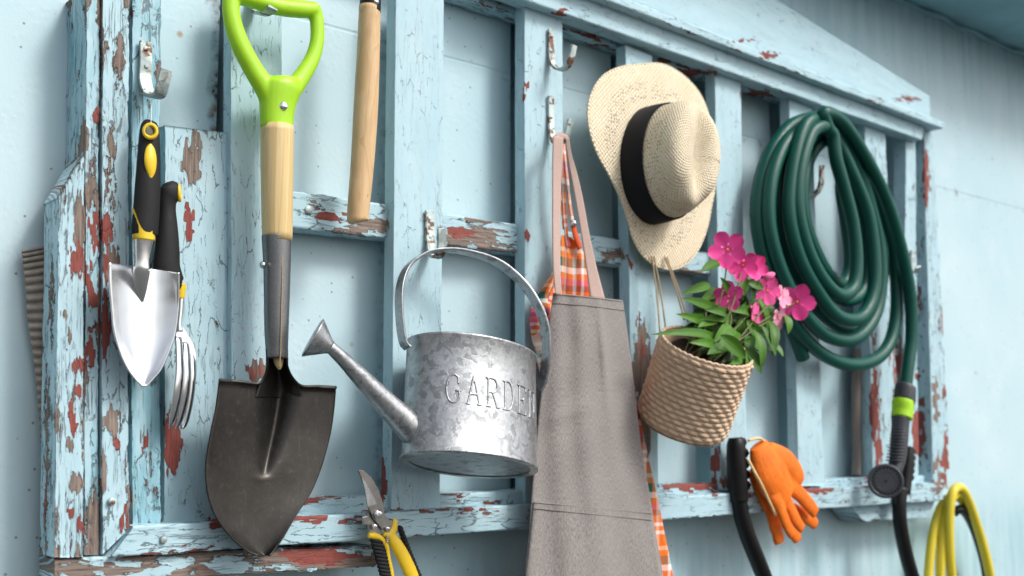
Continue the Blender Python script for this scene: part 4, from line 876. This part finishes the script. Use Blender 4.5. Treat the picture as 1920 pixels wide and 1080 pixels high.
for k in range(len(LP)):
    for j in range(nl):
        f_ = j/nl; k2 = min(k+1, len(LP)-1); sblend = f_*f_*(3-2*f_) if k2 != k else 0; late = max(0, (f_-.7)/.3)
        p0 = np.array(LP[k][j]); p1 = np.array(LP[k2][j]); dd = LD[k]*(1-late)+LD[k2]*late
        p = p0*(1-late)+p1*late; path.append((p[0], p[1], dd))
end = [(1545, 212, .15), (1578, 228, .15), (1620, 290, .146), (1660, 370, .138), (1688, 460, .130), (1706, 550, .125), (1709, 630, .122), (1702, 690, .122), (1697, 735, .122)]
start = [(1506, 672, .080), (1498, 650, .082), (1478, 600, .084), (1448, 530, .085), (1424, 450, .086), (1420, 370, .088), (1442, 290, .092), (1490, 235, .095)]
full = start+path[:]+end
a = cat(full, np.linspace(0, len(full)-1, (len(full)-1)*7+1)); pts = np.array([P(*q) for q in a])
t = thing('garden_hose', 'thick dark green garden hose coiled on a hook', 'garden hose', P(1540, 280, .09))
m_ = MB(); m_.add(*tube_mesh(pts, .0128, 18)); m_.build('coil', MAT['hose'], t)
D = .124
t = thing('spray_nozzle', 'grey spray gun with lime green ring on the end of the green hose', 'hose nozzle', P(1697, 730, D))
m_ = MB(); m_.add(*rowtube([(724, 1680, 1716), (728, 1678, 1717), (750, 1676, 1716), (753, 1676, 1714)], D, 24, 5)); m_.build('hose_connector', MAT['grey'], t)
m_ = MB(); m_.add(*rowtube([(751, 1674, 1713), (756, 1673, 1713), (770, 1673, 1712), (784, 1671, 1710)], D, 24, 5)); m_.build('lime_ring', MAT['lime'], t)
m_ = MB(); m_.add(*rowtube([(782, 1672, 1706), (800, 1672, 1704), (830, 1670, 1702), (860, 1668, 1698), (885, 1664, 1690)], D, 24, 5)); m_.build('grip', MAT['grey'], t)
m_ = MB()
for k in range(11):
    y = 803+k*6; c = P(1687-k*1.0, y, D); m_.add(*tube_mesh([c+np.array([0, 0, -.0012]), c, c+np.array([0, 0, .0012])], [.0158, .0168, .0158], 20))
m_.build('grip_rib', MAT['grey'], t)
hd = P(1661, 902, D+.012); nn = -(hd-CAMP); nn /= np.linalg.norm(nn); nn += np.array([.15, 0, .0]); nn /= np.linalg.norm(nn); R = rm(1661, 902, D, 32)
m_ = MB(); disc(m_, hd-nn*.02, nn, R, .024, 36, .0); m_.build('spray_head', MAT['grey'], t)
m_ = MB(); ring_mesh(m_, hd+nn*.0035, nn, R*.90, R*.09); ring_mesh(m_, hd+nn*.004, nn, R*.56, R*.02); m_.build('head_ring', MAT['grey'], t)
m_ = MB(); aa = np.cross(nn, [0, 0, 1.]); aa /= np.linalg.norm(aa); bb2 = np.cross(nn, aa)
for k in range(22):
    q = 2*math.pi*k/22; disc(m_, hd+nn*.0035+(aa*math.cos(q)+bb2*math.sin(q))*R*.74, nn, R*.055, .0012, 8)
disc(m_, hd+nn*.0035, nn, R*.07, .0012, 10)
m_.build('spray_holes', MAT['black'], t)

# ---------------------------------------------------------------- black handles
def ribhandle(label, gripc, tubec, side, nrib, d):
    t = thing('handle_tool', label, 'tool handle', P(gripc[0][0], gripc[0][1], d))
    m_ = MB(); m_.add(*ptube([(x, y, d, r) for x, y, r in gripc], 20, 6)); g = m_.build('grip', MAT['black'], t)
    m_ = MB(); y0, y1 = gripc[0][1]+8, gripc[-1][1]-30
    for k in range(nrib):
        y = y0+(y1-y0)*k/(nrib-1); x = np.interp(y, [q[1] for q in gripc], [q[0] for q in gripc]); r = np.interp(y, [q[1] for q in gripc], [q[2] for q in gripc])
        m_.add(*ptube([(x+side*r*.55, y-5, d, r*.35), (x+side*r*.9, y, d, r*.5), (x+side*r*.55, y+6, d, r*.35)], 10, 3))
    m_.build('grip_rib', MAT['black'], g)
    m_ = MB(); m_.add(*ptube([(x, y, d, r) for x, y, r in tubec], 18, 6)); m_.build('tube', MAT['black'], t)
ribhandle('black curved tool handle with ribbed grip hanging beside the orange gloves', [(1379, 821, 13), (1380, 835, 17.5), (1381, 870, 18.5), (1383, 905, 18.5), (1385, 940, 18)], [(1385, 935, 15.5), (1390, 965, 15.5), (1402, 1005, 15.5), (1420, 1050, 15.5), (1438, 1095, 15), (1470, 1180, 15)], 1, 5, .088)
ribhandle('black curved tool handle with ribbed grip hanging behind the grey spray nozzle', [(1704, 838, 9), (1702, 860, 11), (1699, 890, 11.5), (1695, 925, 12)], [(1689, 915, 13), (1686, 950, 13), (1689, 990, 13), (1699, 1040, 13), (1712, 1085, 13), (1740, 1170, 13)], 1, 5, .092)

# ---------------------------------------------------------------- rubber gloves
def glove(label, paths, hem, d):
    t = thing('rubber_glove', label, 'glove', P(paths[0][0][0], paths[0][0][1], d), 'orange rubber gloves hung over the rail')
    m_ = MB()
    for p in paths: m_.add(*ptube([(x, y, d+(q[0] if q else 0), r*1.16) for x, y, r, *q in p], 16, 6, .5))
    m_.build('hand', MAT['orange'], t, voxel=.0022)
    m_ = MB(); m_.add(*ptube([(x, y, d+o_, 2.6) for x, y, o_ in hem], 8)); m_.build('hem', MAT['cream'], t)
glove('orange rubber glove hanging in front with fingers pointing down', [
    [(1421, 834, 20), (1430, 858, 30), (1443, 888, 37), (1460, 915, 32), (1472, 932, 25)],
    [(1440, 850, 20), (1468, 866, 24), (1488, 886, 21), (1499, 905, 14)],
    [(1476, 905, 16), (1498, 925, 14), (1518, 948, 13), (1529, 962, 11)],
    [(1464, 922, 14, .004), (1480, 950, 12, .006), (1494, 978, 11, .006), (1505, 992, 9, .006)],
    [(1452, 928, 13, .008), (1464, 955, 11, .010), (1478, 990, 10.5, .010), (1486, 1004, 9, .010)]], [(1403, 826, 0), (1425, 822, .006), (1442, 838, .0)], .108)
glove('orange rubber glove hanging behind its pair with a pale hem along the cuff', [
    [(1410, 880, 12), (1422, 905, 16), (1436, 935, 16), (1448, 958, 15)],
    [(1424, 915, 10), (1440, 950, 10), (1450, 985, 10.5), (1452, 998, 9)],
    [(1446, 955, 13), (1454, 985, 12), (1460, 1010, 13), (1462, 1018, 11)],
    [(1458, 960, 13), (1478, 985, 12), (1492, 1005, 12), (1496, 1014, 10)],
    [(1470, 950, 13), (1500, 962, 12), (1520, 975, 12), (1530, 984, 9)]], [(1403, 862, .034), (1415, 885, .040), (1426, 905, .040), (1440, 935, .036), (1454, 966, .026)], .086)

# ---------------------------------------------------------------- yellow hose
t = thing('yellow_hose', 'coiled yellow hose with a black stripe strand hanging at the lower right', 'hose', P(1790, 930, .06))
for pts, mt in (([(1740, 1260, .05), (1738, 1150, .05), (1742, 1060, .05), (1752, 990, .052), (1768, 945, .055), (1790, 930, .06), (1812, 950, .06), (1838, 1010, .055), (1852, 1090, .05), (1850, 1240, .05)], 'yhose'),
                ([(1764, 1240, .062), (1762, 1140, .062), (1764, 1050, .064), (1770, 980, .066), (1784, 935, .07), (1802, 928, .07), (1824, 965, .064), (1846, 1030, .06), (1858, 1100, .06), (1858, 1240, .055)], 'yhose'),
                ([(1798, 1240, .074), (1790, 1130, .075), (1782, 1050, .078), (1780, 970, .08), (1786, 925, .082), (1798, 914, .082), (1812, 930, .08), (1832, 985, .076), (1852, 1060, .07), (1864, 1130, .066), (1868, 1240, .06)], 'yhose')):
    m_ = MB(); a = cat(pts, np.linspace(0, len(pts)-1, 70)); m_.add(*tube_mesh([P(*q) for q in a], .0098, 14)); m_.build('coil_strand', MAT[mt], t)
m_ = MB(); a = cat([(1788, 962, .052), (1802, 955, .062), (1820, 978, .060), (1836, 1020, .06), (1848, 1070, .056), (1856, 1140, .05), (1858, 1240, .05)], np.linspace(0, 6, 50)); m_.add(*tube_mesh([P(*q) for q in a], .0098, 14)); m_.build('coil_strand', MAT['bhose'], t)

# ---------------------------------------------------------------- secateurs
D = .108
t = thing('secateurs', 'yellow and black handled secateurs hanging in front of the bottom rail', 'secateurs', P(708, 965, D))
bl = mat_simple('brushed_blade_steel', (.30, .29, .28), .3, .95, 40, .15, .2)
m_ = MB(); plate([(672, 881), (682, 881), (698, 895), (711, 918), (719, 945), (722, 966), (731, 975), (736, 984), (730, 1000), (716, 992), (700, 972), (690, 950), (684, 915), (676, 893)], D, D+.0028, m_); m_.build('blade', bl, t, smooth=False, bevel=.0008)
m_ = MB(); plate([(678, 893), (690, 912), (702, 935), (707, 945), (690, 950), (684, 915)], D+.0028, D+.0034, m_); m_.build('blade_edge', MAT['steel'], t, smooth=False)
m_ = MB(); plate([(689, 962), (700, 960), (712, 975), (716, 1000), (708, 1012), (694, 1004), (690, 985)], D-.004, D-.0008, m_); plate([(680, 970), (690, 967), (692, 984), (683, 984)], D-.001, D+.003, m_); m_.build('counter_blade', bl, t, smooth=False, bevel=.0006)
for x, y, r in ((708, 964, 9), (701, 987, 5.5), (725, 991, 5)):
    m_ = MB(); disc(m_, P(x, y, D+.0028), NW, rm(x, y, D, r), .0035, 20, .001); disc(m_, P(x, y, D+.006), NW, rm(x, y, D, r*.55), .002, 6, 0); m_.build('pivot_bolt', MAT['steel'], t)
m_ = MB(); m_.add(*ptube([(741, 972, D, 5), (739, 988, D, 8), (734, 1004, D, 10), (745, 1024, D, 13), (758, 1048, D, 14), (774, 1085, D, 14), (795, 1150, D, 12)], 16, 6, .6)); m_.add(*ptube([(718, 1001, D, 5), (730, 1003, D, 8), (736, 1012, D, 8)], 12, 5, .7)); h1 = m_.build('handle', MAT['yellow'], t, voxel=.0012)
m_ = MB()
for k in range(22):
    x = np.interp(k, [0, 6, 12, 21], [744, 760, 778, 806]); y = 992+k*7.2; m_.add(*ptube([(x+3, y-5, D-.003, 3), (x+7, y, D-.003, 6), (x+4, y+5, D-.003, 3)], 10, 3))
m_.build('grip', MAT['grip'], h1)
m_ = MB(); m_.add(*ptube([(690, 1004, D-.002, 6), (700, 1004, D-.002, 7), (714, 1010, D-.002, 6), (724, 1024, D-.002, 6), (728, 1045, D-.002, 5), (734, 1080, D-.002, 6), (740, 1150, D-.002, 6)], 14, 6, .8)); h2 = m_.build('handle', MAT['yellow'], t, voxel=.0012)
m_ = MB()
for k in range(20):
    y = 1014+k*7.0; x = 708+k*1.9; m_.add(*ptube([(x-13, y-2, D-.004, 4), (x, y+1, D-.002, 5.5), (x+11, y+4, D-.003, 4)], 10, 3))
m_.build('grip', MAT['grip'], h2)
m_ = MB(); pts = [P(727+2.2*math.cos(q), 1004+q*.55, D+.002+.002*math.sin(q)) for q in np.linspace(0, 25, 90)]; m_.add(*tube_mesh(pts, .0006, 6)); m_.build('spring', MAT['steel'], t)
